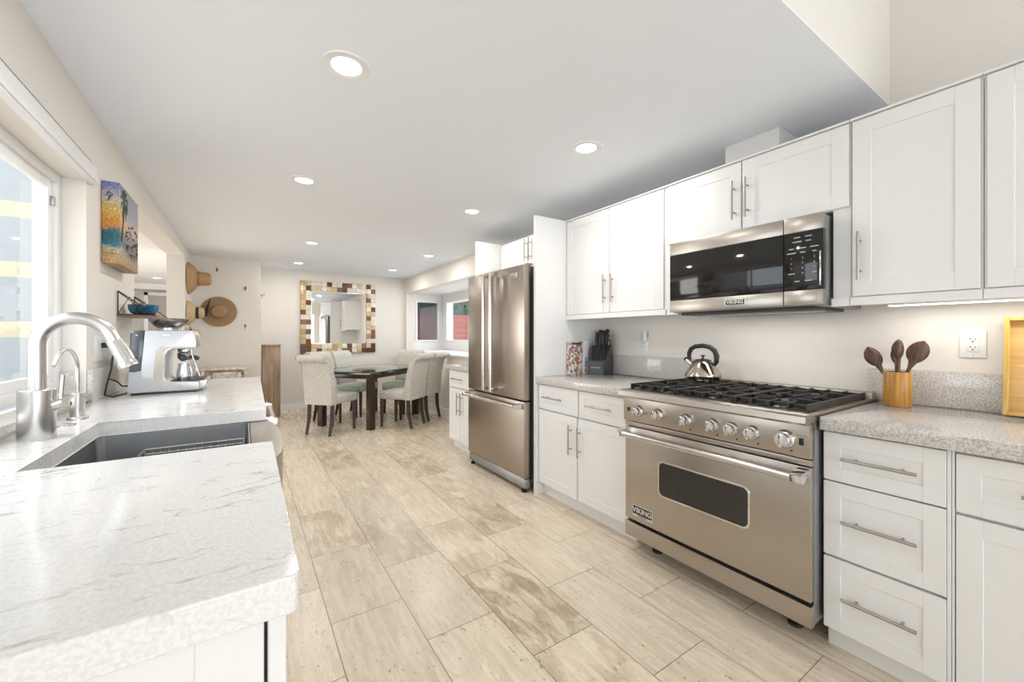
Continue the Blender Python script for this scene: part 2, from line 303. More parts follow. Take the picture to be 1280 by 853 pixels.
def painting():
    """sunset beach: sky, orange glow, sea, sand, with brush noise"""
    m, nt, p = newmat('beach_painting'); N = nt.nodes; L = nt.links
    tc = N.new('ShaderNodeTexCoord'); sp = N.new('ShaderNodeSeparateXYZ')
    nz = N.new('ShaderNodeTexNoise'); nz.inputs['Scale'].default_value = 14; nz.inputs['Detail'].default_value = 6; L.new(tc.outputs['Object'], nz.inputs['Vector'])
    v = N.new('ShaderNodeVectorMath'); v.operation = 'MULTIPLY_ADD'; L.new(nz.outputs['Color'], v.inputs[0]); v.inputs[1].default_value = (0.10, 0.10, 0.10); L.new(tc.outputs['Object'], v.inputs[2])
    L.new(v.outputs[0], sp.inputs[0])
    # z local 0..0.43 , noise shifts by +0.05
    mr = N.new('ShaderNodeMapRange'); mr.inputs['From Min'].default_value = 0.03; mr.inputs['From Max'].default_value = 0.48; L.new(sp.outputs[2], mr.inputs[0])
    r = N.new('ShaderNodeValToRGB'); L.new(mr.outputs[0], r.inputs[0]); e = r.color_ramp.elements
    e[0].position = 0; e[0].color = (0.55, 0.33, 0.13, 1); e[1].position = 1; e[1].color = (0.20, 0.24, 0.50, 1)
    for q, c in ((0.10, (0.62, 0.38, 0.16)), (0.17, (0.45, 0.36, 0.16)), (0.22, (0.55, 0.50, 0.38)), (0.26, (0.03, 0.20, 0.28)), (0.36, (0.02, 0.12, 0.16)), (0.44, (0.05, 0.19, 0.18)), (0.47, (0.66, 0.26, 0.06)), (0.62, (0.78, 0.42, 0.06)), (0.72, (0.72, 0.55, 0.22)), (0.80, (0.62, 0.56, 0.50)), (0.90, (0.30, 0.33, 0.55))):
        x = e.new(q); x.color = (*c, 1)
    # right hand side duller: grey blue sky, brown bush
    r2 = N.new('ShaderNodeValToRGB'); L.new(mr.outputs[0], r2.inputs[0]); e = r2.color_ramp.elements
    e[0].position = 0; e[0].color = (0.42, 0.28, 0.14, 1); e[1].position = 1; e[1].color = (0.33, 0.31, 0.33, 1)
    for q, c in ((0.16, (0.50, 0.34, 0.20)), (0.22, (0.12, 0.09, 0.08)), (0.45, (0.20, 0.17, 0.14)), (0.50, (0.55, 0.33, 0.20)), (0.62, (0.42, 0.38, 0.38)), (0.8, (0.30, 0.32, 0.42))):
        x = e.new(q); x.color = (*c, 1)
    mr2 = N.new('ShaderNodeMapRange'); mr2.inputs['From Min'].default_value = 0.06; mr2.inputs['From Max'].default_value = 0.24; L.new(sp.outputs[1], mr2.inputs[0])
    mx = N.new('ShaderNodeMix'); mx.data_type = 'RGBA'; L.new(mr2.outputs[0], mx.inputs['Factor']); L.new(r.outputs[0], mx.inputs['A']); L.new(r2.outputs[0], mx.inputs['B'])
    hs = N.new('ShaderNodeHueSaturation'); L.new(mx.outputs['Result'], hs.inputs['Color']); nb = N.new('ShaderNodeTexNoise'); nb.inputs['Scale'].default_value = 90; L.new(tc.outputs['Object'], nb.inputs['Vector'])
    a = N.new('ShaderNodeMath'); a.operation = 'MULTIPLY_ADD'; a.inputs[1].default_value = 1.5; a.inputs[2].default_value = 0.02; L.new(nb.outputs['Fac'], a.inputs[0]); L.new(a.outputs[0], hs.inputs['Value'])
    L.new(hs.outputs[0], p.inputs['Base Color']); p.inputs['Roughness'].default_value = 0.45
    return m
M['painting'] = painting()
M['bowlglaze'] = pbr('blue_glaze', (0.008, 0.095, 0.19), 0.12, vary=0.95, vscale=30)
M['palm'] = pbr('palm_paint', (0.05, 0.07, 0.045), 0.5, vary=0.4)

def book_cover(name, cols, scale):
    m, nt, p = newmat(name); N = nt.nodes; L = nt.links
    tc = N.new('ShaderNodeTexCoord'); v = N.new('ShaderNodeTexVoronoi'); v.inputs['Scale'].default_value = scale; L.new(tc.outputs['Object'], v.inputs['Vector'])
    r = N.new('ShaderNodeValToRGB'); r.color_ramp.interpolation = 'CONSTANT'; s = N.new('ShaderNodeSeparateColor'); L.new(v.outputs['Color'], s.inputs[0]); L.new(s.outputs[0], r.inputs[0])
    e = r.color_ramp.elements; e[0].color = (*cols[0], 1); e[1].position = 1 / len(cols); e[1].color = (*cols[1], 1)
    for i in range(2, len(cols)): x = e.new(i / len(cols)); x.color = (*cols[i], 1)
    L.new(r.outputs[0], p.inputs['Base Color']); p.inputs['Roughness'].default_value = 0.3
    return m
M['foodcover'] = book_cover('food_photo_cover', [(0.7, 0.66, 0.62), (0.75, 0.72, 0.70), (0.40, 0.22, 0.15), (0.62, 0.60, 0.58), (0.42, 0.10, 0.08), (0.20, 0.16, 0.15), (0.72, 0.70, 0.66), (0.48, 0.47, 0.32)], 45)
M['paper'] = pbr('book_paper', (0.78, 0.77, 0.75), 0.6, vary=0.02)
M['bookink'] = pbr('book_ink', (0.06, 0.06, 0.07), 0.5, vary=0.1)
M['blueink'] = pbr('book_title_blue', (0.08, 0.20, 0.42), 0.5, vary=0.1)
M['redink'] = pbr('book_red', (0.5, 0.06, 0.05), 0.5, vary=0.1)
M['knifeblock'] = pbr('knife_block_grey', (0.075, 0.078, 0.085), 0.4, bump=0.1, vary=0.12, vscale=60)
M['silverink'] = pbr('silver_lettering', (0.7, 0.7, 0.68), 0.3, 0.6, vary=0.02)
M['ink'] = pbr('panel_print', (0.45, 0.46, 0.47), 0.5, vary=0.05)
M['darkink'] = pbr('dark_print', (0.06, 0.05, 0.05), 0.5, vary=0.05)

# ---------------------------------------------------------------- geometry helpers
class B:
    """collects shapes, authored in world coordinates, into ONE mesh object"""
    def __init__(s): s.bm = bmesh.new()
    def box(s, x0, x1, y0, y1, z0, z1, bev=0.0, seg=2, rot=None, piv=None):
        g = bmesh.ops.create_cube(s.bm, size=1)
        vs = g['verts']
        for v in vs:
            v.co = Vector(((x0 + x1) / 2 + v.co.x * (x1 - x0), (y0 + y1) / 2 + v.co.y * (y1 - y0), (z0 + z1) / 2 + v.co.z * (z1 - z0)))
        if rot is not None:
            pv = Vector(piv if piv else ((x0 + x1) / 2, (y0 + y1) / 2, (z0 + z1) / 2))
            for v in vs: v.co = rot @ (v.co - pv) + pv
        if bev > 0:
            es = list({e for v in vs for e in v.link_edges})
            bmesh.ops.bevel(s.bm, geom=es, offset=bev, segments=seg, profile=0.5, affect='EDGES')
        return s
    def ring(s, c, n, up, r, k):
        n = n.normalized(); a = n.cross(up)
        if a.length < 1e-4: a = n.cross(Vector((1, 0, 0)))
        a.normalize(); b = n.cross(a).normalized()
        return [s.bm.verts.new(c + a * (r * math.cos(2 * PI * i / k)) + b * (r * math.sin(2 * PI * i / k))) for i in range(k)]
    def tube(s, pts, r, k=12, caps=True):
        pts = [Vector(p) for p in pts]; rs = r if isinstance(r, (list, tuple)) else [r] * len(pts)
        d0 = (pts[-1] - pts[0]); 
        # pick a stable up: normal to the path's plane
        up = Vector((0, 0, 1))
        for i in range(1, len(pts) - 1):
            c = (pts[i] - pts[i - 1]).cross(pts[i + 1] - pts[i])
            if c.length > 1e-7: up = c.normalized(); break
        else:
            if abs((pts[-1] - pts[0]).normalized().z) > 0.9: up = Vector((1, 0, 0))
        prev = None; first = None
        for i, p in enumerate(pts):
            t = (pts[min(i + 1, len(pts) - 1)] - pts[max(i - 1, 0)])
            rg = s.ring(p, t, up, rs[i], k)
            if prev:
                for j in range(k):
                    s.bm.faces.new((prev[j], prev[(j + 1) % k], rg[(j + 1) % k], rg[j]))
            else: first = rg
            prev = rg
        if caps:
            s.bm.faces.new(list(reversed(first))); s.bm.faces.new(prev)
        return s
    def lathe(s, c, prof, k=32, axis='Z', sx=1, sy=1, closed=False):
        """prof: list of (r, h) ; axis direction of h"""
        c = Vector(c); prev = None; rings = []
        for r, h in prof:
            rg = []
            for i in range(k):
                a = 2 * PI * i / k; u, v = r * math.cos(a) * sx, r * math.sin(a) * sy
                if axis == 'Z': q = (u, v, h)
                elif axis == 'X': q = (h, u, v)
                elif axis == '-X': q = (-h, v, u)
                else: q = (v, h, u)
                if axis == '-Y': q = (u, -h, v)
                rg.append(s.bm.verts.new(c + Vector(q)))
            rings.append(rg)
        pairs = list(zip(rings, rings[1:]))
        if closed: pairs.append((rings[-1], rings[0]))
        for a, b in pairs:
            for j in range(k): s.bm.faces.new((a[j], a[(j + 1) % k], b[(j + 1) % k], b[j]))
        if not closed:
            for rg in (rings[0], rings[-1]):
                try: s.bm.faces.new(rg)
                except ValueError: pass
        return s
    def prism(s, pts, a0, a1, axis='Y', bev=0.0, seg=2):
        """pts 2-D polygon extruded along axis between a0 and a1. axis Y: pts are (x,z); X: (y,z); Z: (x,y)"""
        def mk(p, a):
            return Vector((p[0], a, p[1])) if axis == 'Y' else (Vector((a, p[0], p[1])) if axis == 'X' else Vector((p[0], p[1], a)))
        v0 = [s.bm.verts.new(mk(p, a0)) for p in pts]; v1 = [s.bm.verts.new(mk(p, a1)) for p in pts]
        fs = [s.bm.faces.new(v0), s.bm.faces.new(list(reversed(v1)))]
        n = len(pts)
        for i in range(n): fs.append(s.bm.faces.new((v0[i], v1[i], v1[(i + 1) % n], v0[(i + 1) % n])))
        if bev > 0:
            es = list({e for f in fs[:2] for e in f.edges})
            bmesh.ops.bevel(s.bm, geom=es, offset=bev, segments=seg, profile=0.5, affect='EDGES')
        return s
    def mesh_verts(s, verts, faces):
        vs = [s.bm.verts.new(v) for v in verts]
        for f in faces: s.bm.faces.new([vs[i] for i in f])
        return s
    def text(s, body, size, loc, mtx, extrude=0.0006, bold=False):
        cu = bpy.data.curves.new('t', 'FONT'); cu.body = body; cu.size = size; cu.extrude = extrude
        cu.align_x = 'CENTER'; cu.align_y = 'CENTER'
        if bold: cu.offset = size * 0.03
        o = bpy.data.objects.new('t', cu); C.objects.link(o)
        me = bpy.data.meshes.new_from_object(o.evaluated_get(bpy.context.evaluated_depsgraph_get()))
        me.transform(Matrix.Translation(loc) @ mtx.to_4x4())
        s.bm.from_mesh(me); bpy.data.objects.remove(o); bpy.data.curves.remove(cu); bpy.data.meshes.remove(me)
        return s
    def obj(s, name, mat, parent=None, smooth=True, ang=35):
        bmesh.ops.recalc_face_normals(s.bm, faces=s.bm.faces)
        off = Vector((0, 0, 0)); p = parent
        while p is not None: off += p.location; p = p.parent
        if off.length > 0: bmesh.ops.translate(s.bm, verts=s.bm.verts, vec=-off)
        me = bpy.data.meshes.new(name); s.bm.to_mesh(me); s.bm.free()
        if smooth:
            for f in me.polygons: f.use_smooth = True
            me.set_sharp_from_angle(angle=math.radians(ang))
        o = bpy.data.objects.new(name, me); C.objects.link(o)
        me.materials.append(mat if not isinstance(mat, str) else M[mat])
        if parent: o.parent = parent
        return o
FACE_NX = Matrix(((0, 0, -1), (-1, 0, 0), (0, 1, 0)))   # text readable when looking along +X
FACE_NY = Matrix(((1, 0, 0), (0, 0, -1), (0, 1, 0)))    # text readable when looking along +Y

def thing(name, label, cat, loc=(0, 0, 0), group=None):
    o = bpy.data.objects.new(name, None); C.objects.link(o); o.location = loc; o.empty_display_size = 0.05
    o['label'] = label; o['category'] = cat
    if group: o['group'] = group
    return o
def tag(o, label, cat, group=None, kind=None):
    o['label'] = label; o['category'] = cat
    if group: o['group'] = group
    if kind: o['kind'] = kind
    return o
def recentre(o, p):
    """put a one-mesh thing's origin at p"""
    o.data.transform(Matrix.Translation(-Vector(p))); o.location = p
    return o
def struct(name, b, mat, smooth=False, label=None, parent=None):
    o = b.obj(name, mat, parent, smooth=smooth)
    if not parent: o['kind'] = 'structure'
    if label: o['label'] = label
    return o

# ---------------------------------------------------------------- room shell
CEIL = 2.33; XR = 2.58; XL = -0.62; YF = 7.66; YH = 7.0
struct('floor', B().box(-4.2, 3.6, -3.2, 11.4, -0.1, 0.0), 'floor')
b = B().box(-0.79, XR + 0.15, 0.62, YF + 0.15, CEIL, CEIL + 0.004)
struct('ceiling', b, 'ceiling')
# raised ceiling well above the near end of the kitchen
struct('trim_1', B().box(XL, XR, 0.6202, 0.72, CEIL + 0.004, 3.3), 'wall')
b = B().box(-0.79, XR + 0.15, -3.2, 0.72, 3.3, 3.4)
struct('ceiling_raised', b, 'ceiling')
# right wall with the bay opening
b = B()
b.box(XR, XR + 0.15, -3.2, 4.6, 0, 3.3)
b.box(XR, XR + 0.15, 4.6, 7.60, 0, 0.92)
b.box(XR, XR + 0.15, 4.6, 7.60, 2.05, CEIL)
b.box(XR, XR + 0.15, 7.60, YF + 0.15, 0, CEIL)
struct('wall_right', b, 'wall')
# left wall: kitchen window, pass-through opening, stub with the hats
b = B()
b.box(-0.79, XL, -3.2, 0.85, 0, 3.3)
b.box(-0.79, XL, 0.85, 2.67, 0, 0.93)
b.box(-0.79, XL, 0.85, 2.67, 1.95, CEIL)
b.box(-0.79, XL, 2.67, 3.65, 0, CEIL)
b.prism([(3.65, 2.125), (6.33, 2.21), (6.33, CEIL), (3.65, CEIL)], -0.79, XL, 'X')
b.box(-0.79, XL, 6.33, YF + 0.15, 0, CEIL)
b.box(-0.79, XL, 0.60, 0.85, CEIL, 3.3)
struct('wall_left', b, 'wall')
b = B().box(XL, 0.19, YH, YF + 0.15, 0, CEIL)
struct('wall_hat_corner', b, 'wall')
b = B().box(0.19, XR, YF, YF + 0.15, 0, CEIL)
struct('wall_far', b, 'wall')
b = B().box(0.205, XR, YF - 0.014, YF, 0, 0.085).box(0.205, XR, YF - 0.009, YF, 0.085, 0.10)
struct('baseboard_far', b, 'trim')
b = B().box(0.19, 0.204, YH, YF, 0, 0.10)
struct('baseboard_hat_corner', b, 'trim')
b = B().box(XR - 0.014, XR, 5.05, YF - 0.014, 0, 0.10)
struct('baseboard_right', b, 'trim')
b = B().box(-0.79, -0.55, -3.2, -3.05, 0, 3.3).box(2.35, XR, -3.2, -3.05, 0, 3.3).box(-0.55, 2.35, -3.2, -3.05, 2.1, 3.3)
struct('wall_back', b, 'wall')
# next room seen through the opening
b = B().box(-4.2, -4.05, 3.4, 11, 0, 2.35).box(-4.05, -0.79, 3.25, 3.4, 0, 2.35)
struct('wall_next_room', b, 'wall_white')
b = B().box(-4.2, -2.25, 10.5, 10.65, 0, 2.35).box(-2.25, -1.25, 10.5, 10.65, 2.13, 2.35).box(-1.25, -0.3, 10.5, 10.65, 0, 2.35)
struct('wall_next_room_end', b, 'wall_white')
b = B().box(-0.5, -0.35, YF, 10.5, 0, 2.35)
struct('wall_next_room_right', b, 'wall_white')
struct('ceiling_next_room', B().box(-4.2, -0.79, 3.25, 11.4, 2.25, 2.35), 'wall_white')
# door beyond
b = B().box(-2.28, -2.24, 10.485, 10.66, 0, 2.14).box(-1.26, -1.215, 10.485, 10.66, 0, 2.14).box(-2.28, -1.215, 10.485, 10.66, 2.12, 2.14)
f = struct('door_1', b, 'steel_grey')
B().box(-1.66, -0.76, 11.0, 11.04, 0.01, 2.06).obj('door_leaf', pbr('beige_door', (0.46, 0.41, 0.36), 0.5, vary=0.02), f, smooth=False)
B().box(-1.72, -1.661, 10.99, 11.05, 0, 2.12).box(-1.72, -0.70, 10.99, 11.05, 2.061, 2.12).obj('door_casing', 'trim', f, smooth=False)
struct('wall_hall_end', B().box(-4.2, -0.3, 11.3, 11.4, 0, 2.35), 'wall')

# kitchen window
wf = B()
for x0, x1, y0, y1, z0, z1 in ((-0.76, -0.70, 0.85, 0.90, 0.97, 1.95), (-0.76, -0.70, 2.62, 2.67, 0.97, 1.95), (-0.76, -0.70, 0.90, 2.62, 0.97, 1.02), (-0.76, -0.70, 0.90, 2.62, 1.91, 1.95)):
    wf.box(x0, x1, y0, y1, z0, z1, 0.003)
win = struct('window_1', wf, 'trim', smooth=True)
sb = B()
for y0, y1, xx in ((0.90, 1.79, -0.745), (1.73, 2.62, -0.725)):
    sb.box(xx - 0.012, xx + 0.012, y0, y0 + 0.055, 1.02, 1.91, 0.002).box(xx - 0.012, xx + 0.012, y1 - 0.055, y1, 1.02, 1.91, 0.002)
    sb.box(xx - 0.012, xx + 0.012, y0 + 0.055, y1 - 0.055, 1.02, 1.06, 0.002).box(xx - 0.012, xx + 0.012, y0 + 0.055, y1 - 0.055, 1.87, 1.91, 0.002)
sb.obj('sash', 'trim', win)
B().box(-0.747, -0.743, 0.955, 1.735, 1.06, 1.87).obj('pane', 'glass', win, smooth=False)
B().box(-0.727, -0.723, 1.785, 2.565, 1.06, 1.87).obj('pane', 'glass', win, smooth=False)
B().box(-0.713, -0.700, 2.585, 2.600, 1.80, 1.84, 0.002).obj('latch', 'steel_grey', win)
struct('trim_2', B().box(-0.70, -0.6, 0.86, 2.67, 0.9301, 0.958, 0.002).box(-0.70, -0.645, 2.645, 2.669, 0.9585, 1.06, 0.001), 'quartz_mid', smooth=True, label='grey quartz ledge under the kitchen window')
# shade headrail
t = thing('roller_shade', 'white headrail of the rolled-up shade above the kitchen window', 'window shade', (XL, 1.7, 1.95))
B().box(XL, XL + 0.028, 0.80, 2.72, 1.945, 2.03, 0.004).obj('headrail', 'trim', t)
B().box(XL + 0.028, XL + 0.034, 0.80, 2.72, 1.955, 1.985, 0.002).obj('hem_bar', 'trim', t)
B().tube([(XL + 0.012, 0.8, 2.05), (XL + 0.012, 2.66, 2.05), (XL + 0.012, 2.70, 2.045), (XL + 0.014, 2.73, 2.03)], 0.0035, 8).obj('cord', 'steel_grey', t)

# outside the kitchen window
b = B().box(-5.0, -0.80, 4.0 - 0.9, 4.05 - 0.9, -0.1, 2.9)
o = tag(b.obj('board_fence', 'sidingwall', smooth=False), 'two-tone board fence of grey and tan boards outside the kitchen window', 'fence')
struct('ground_side_yard', B().box(-6, -0.8, -3.2, 3.1, -0.2, -0.1), 'soil')

# bay window
b = B()
b.box(XR + 0.15, 3.45, 7.60, 7.70, 0.78, 1.15 - 0.001)     # under side pane
b.box(XR + 0.15, 3.45, 7.60, 7.70, 1.885, 2.12)
b.box(XR + 0.15, 2.79, 7.60, 7.70, 1.15, 1.885)
b.box(3.24, 3.45, 7.60, 7.70, 1.15, 1.885)
b.box(3.33, 3.45, 4.5, 7.60, 0.78, 1.149)
b.box(3.33, 3.45, 4.5, 7.60, 1.875, 2.12)
b.box(3.33, 3.45, 4.5, 4.62, 1.149, 1.875)
b.box(3.33, 3.45, 5.95, 6.03, 1.149, 1.875)
b.box(3.33, 3.45, 7.36, 7.60, 1.149, 1.875)
b.box(XR + 0.15, 3.33, 4.5, 4.6, 0.78, 2.12)
b.box(XR + 0.15, 3.33, 4.6, 7.60, 2.05, 2.12)
struct('wall_bay', b, 'wall_white')
b = B().box(XR - 0.02, 3.33, 4.6, 7.60, 0.9201, 0.95, 0.004)
struct('trim_3', b, 'trim', smooth=True, label='white sill of the bay window')
def casement(n, ax, c0, c1, z0, z1, pos, mat_extra=None):
    b = B(); fw = 0.035
    def bx(a0, a1, za, zb, d0, d1):
        if ax == 'X': b.box(a0, a1, pos + d0, pos + d1, za, zb, 0.003)
        else: b.box(pos + d0, pos + d1, a0, a1, za, zb, 0.003)
    s = -1
    bx(c0, c0 + fw, z0, z1, -0.02, 0.05); bx(c1 - fw, c1, z0, z1, -0.02, 0.05)
    bx(c0 + fw, c1 - fw, z0, z0 + fw, -0.02, 0.05); bx(c0 + fw, c1 - fw, z1 - fw, z1, -0.02, 0.05)
    o = struct('window_%d' % n, b, 'trim', smooth=True)
    def pane(name, d, m, e=0.001):
        q = B()
        if ax == 'X': q.box(c0 + fw, c1 - fw, pos + d, pos + d + 0.003, z0 + fw, z1 - fw)
        else: q.box(pos + d, pos + d + 0.003, c0 + fw, c1 - fw, z0 + fw, z1 - fw)
        q.obj(name, m, o, smooth=False)
    pane('pane', 0.01, 'glass')
    if mat_extra: pane('screen', 0.035, mat_extra)
    return o
casement(2, 'X', 2.765, 3.265, 1.115, 1.92, 7.60, 'screen')
casement(3, 'Y', 6.00, 7.39, 1.115, 1.915, 3.33)
casement(4, 'Y', 4.58, 5.98, 1.115, 1.915, 3.33)
# outside the bay: red fences and hedge
struct('ground_back_yard', B().box(3.46, 9.2, 2.0, 12.0, -0.2, -0.1), 'soil')
tag(B().box(2.2, 9.0, 10.45, 10.5, -0.1, 1.82).obj('red_fence', 'redfence', smooth=False), 'red horizontal board fence across the yard outside the bay window', 'fence')
def hedge(x0, x1, y0, y1, z0, z1, n, label):
    b = B()
    for i in range(n):
        c = Vector((random.uniform(x0, x1), random.uniform(y0, y1), random.uniform(z0, z1)))
        r = random.uniform(0.05, 0.10); q = Matrix.Rotation(random.uniform(0, PI * 2), 3, 'Z') @ Matrix.Rotation(random.uniform(-1.2, 1.2), 3, 'X')
        pts = [Vector((-r * .45, 0, 0)), Vector((0, -r * .9, 0.01)), Vector((r * .45, 0, 0)), Vector((0, r * .9, 0.01))]
        b.mesh_verts([c + q @ p for p in pts], [(0, 1, 2, 3)])
    b.box(x0 + 0.15, x1 - 0.15, y0 + 0.15, y1 - 0.15, -0.1, z1 - 0.15)
    return tag(b.obj('leafy_hedge', 'leaf', smooth=False), label, 'hedge')
hedge(2.0, 9.0, 10.65, 11.5, 1.2, 4.2, 7000, 'dark green leafy hedge rising behind the red fence outside the bay window')

# ---------------------------------------------------------------- ceiling downlights
LP = [(0.345, 1.752, 'large near downlight nearest the camera, above the aisle'),
      (1.672, 1.740, 'downlight in the ceiling in front of the microwave cabinets'),
      (0.348, 3.205, 'second downlight of the left row, over the far end of the sink counter'),
      (1.677, 3.184, 'downlight in the ceiling in front of the refrigerator'),
      (0.661, 5.313, 'third downlight of the left row, above the nearest dining chair'),
      (0.670, 6.882, 'farthest downlight of the left row, in front of the mosaic mirror'),
      (2.109, 5.275, 'third downlight of the right row, near the bay window side'),
      (2.066, 6.763, 'farthest downlight of the right row, close to the far wall')]
for i, (x, y, lab) in enumerate(LP):
    t = thing('ceiling_light', lab, 'ceiling light', (x, y, CEIL), 'recessed downlights in the kitchen ceiling')
    B().lathe((x, y, CEIL), [(0.058, -0.001), (0.062, -0.004), (0.090, -0.005), (0.096, 0.0), (0.058, 0.0)], 40, closed=True).obj('trim_ring', 'trim', t)
    B().lathe((x, y, CEIL), [(0.0001, -0.002), (0.040, -0.0025), (0.058, -0.001), (0.058, 0.0), (0.0001, 0.0)], 40).obj('lens', 'light', t)
    l = bpy.data.lights.new('downlight_bulb', 'AREA'); l.shape = 'DISK'; l.size = 0.11; l.energy = 4.2; l.color = (1.0, 0.98, 0.95)
    lo = bpy.data.objects.new('downlight_bulb', l); C.objects.link(lo); lo.parent = t; lo.location = (0, 0, -0.006)
t = thing('ceiling_light', 'downlight in the next room seen through the pass-through opening', 'ceiling light', (-1.30, 9.4, 2.25))
B().lathe((-1.30, 9.4, 2.25), [(0.058, -0.001), (0.062, -0.004), (0.090, -0.005), (0.096, 0.0), (0.058, 0.0)], 32, closed=True).obj('trim_ring', 'trim', t)
B().lathe((-1.30, 9.4, 2.25), [(0.0001, -0.002), (0.058, -0.001), (0.058, 0.0), (0.0001, 0.0)], 32).obj('lens', 'light', t)
t = thing('smoke_detector', 'faint round detector plate on the ceiling beside the right row of downlights', 'detector', (1.033, 4.469, CEIL))
B().lathe((1.033, 4.469, CEIL), [(0.0001, -0.006), (0.05, -0.006), (0.055, 0.0), (0.0001, 0)], 24).obj('cover', 'ceiling', t)

# ---------------------------------------------------------------- cabinetry
def bar_handle(parent, c, length, axis, normal, name='handle'):
    """T-bar pull; c = point on the door face, axis 'Y' / 'Z' / 'X', normal = outward unit vector"""
    c = Vector(c); n = Vector(normal); a = {'X': Vector((1, 0, 0)), 'Y': Vector((0, 1, 0)), 'Z': Vector((0, 0, 1))}[axis]
    b = B(); o = c + n * 0.030
    b.tube([o - a * length / 2, o + a * length / 2], 0.006, 12)
    for s in (-1, 1):
        q = c + a * (s * length * 0.31)
        b.tube([q, q + n * 0.030], 0.0045, 10)
    return b.obj(name, 'handle', parent)
def shaker(name, parent, face, y0, y1, z0, z1, d=-1, stile=0.058, th=0.02, mat='cab'):
    """shaker front in a plane X = face, facing d (-1 → -X)"""
    b = B(); xb = face - d * th; rec = face - d * 0.0035
    def X(a, c): return (min(a, c), max(a, c))
    fa = X(face, xb)
    b.box(*fa, y0, y0 + stile, z0, z1, 0.0015, 1); b.box(*fa, y1 - stile, y1, z0, z1, 0.0015, 1)
    st = min(stile, (z1 - z0) * 0.3)
    b.box(*fa, y0 + stile - 0.0005, y1 - stile + 0.0005, z0, z0 + st, 0.001, 1); b.box(*fa, y0 + stile - 0.0005, y1 - stile + 0.0005, z1 - st, z1, 0.001, 1)
    b.box(*X(rec, xb), y0 + stile - 0.001, y1 - stile + 0.001, z0 + st - 0.001, z1 - st + 0.001)
    return b.obj(name, mat, parent)
NX = (-1, 0, 0)
DF = 1.895    # face plane of the right-hand base fronts

# left of the range: two drawers over two doors
t = thing('base_cabinet', 'white shaker base cabinet with two drawers and two doors between refrigerator and range', 'cabinet', (2.2, 2.05, 0))
B().box(DF + 0.022, XR - 0.002, 1.585, 2.50, 0.10, 0.862).obj('body', 'cab', t, smooth=False)
B().box(1.95, 1.965, 1.60, 2.50, 0, 0.10).obj('toe_kick', 'cab', t, smooth=False)
for y0, y1, yc in ((2.055, 2.495, 2.31), (1.60, 2.045, 1.845)):
    d = shaker('drawer', t, DF, y0, y1, 0.672, 0.852, stile=0.05); bar_handle(d, (DF, yc, 0.765), 0.22, 'Y', NX)
for y0, y1, yc in ((2.095 - 0.03, 2.495, 2.115), (1.60, 2.055, 2.035)):
    d = shaker('door', t, DF, y0, y1, 0.10, 0.662); bar_handle(d, (DF, yc + (0.005 if yc > 2.1 else -0.005), 0.505), 0.205, 'Z', NX)
# right of the range: three-drawer stack
t = thing('base_cabinet', 'white base cabinet of three wide drawers just right of the range', 'cabinet', (2.2, 0.49, 0))
B().box(DF + 0.022, XR - 0.002, 0.306, 0.652, 0.10, 0.862).box(DF + 0.002, DF + 0.022, 0.306, 0.3155, 0.10, 0.862).obj('body', 'cab', t, smooth=False)
B().box(1.95, 1.965, 0.306, 0.652, 0, 0.10).obj('toe_kick', 'cab', t, smooth=False)
for z0, z1, zc in ((0.668, 0.853, 0.762), (0.378, 0.662, 0.525), (0.092, 0.368, 0.235)):
    d = shaker('drawer', t, DF, 0.317, 0.650, z0, z1, stile=0.055); bar_handle(d, (DF, 0.484, zc), 0.206, 'Y', NX)
# far right
t = thing('base_cabinet', 'white base cabinet with one drawer over a door at the right edge of the view', 'cabinet', (2.2, 0.0, 0))
B().box(DF + 0.022, XR - 0.002, -0.30, 0.3045, 0.10, 0.862).box(DF + 0.002, DF + 0.022, 0.2985, 0.3045, 0.10, 0.862).obj('body', 'cab', t, smooth=False)
B().box(1.95, 1.965, -0.30, 0.3045, 0, 0.10).obj('toe_kick', 'cab', t, smooth=False)
d = shaker('drawer', t, DF, -0.16, 0.296, 0.665, 0.850, stile=0.055); bar_handle(d, (DF, 0.06, 0.76), 0.206, 'Y', NX)
d = shaker('door', t, DF, -0.16, 0.296, 0.10, 0.655); bar_handle(d, (DF, -0.12, 0.52), 0.206, 'Z', NX)
# counters + backsplash on the right
tag(B().box(1.865, XR - 0.003, 1.5815, 2.50, 0.862, 0.912, 0.003).obj('countertop', 'quartz_shaded'), 'speckled quartz worktop, shade coloured in, between refrigerator and range', 'countertop')
tag(B().box(1.865, XR - 0.003, -0.30, 0.6535, 0.862, 0.912, 0.003).obj('countertop', 'quartz_shaded'), 'speckled quartz worktop, shade coloured in, right of the range', 'countertop')
bs = pbr
tag(B().box(XR - 0.023, XR - 0.001, 1.585, 2.499, 0.9125, 1.07, 0.002).obj('backsplash', 'quartz_shaded'), 'quartz upstand, shade coloured in, behind the knife block and books', 'backsplash')
tag(B().box(XR - 0.023, XR - 0.001, -0.30, 0.695, 0.9125, 1.07, 0.002).obj('backsplash', 'quartz_shaded'), 'quartz upstand, shade coloured in, behind the wooden spoons', 'backsplash')

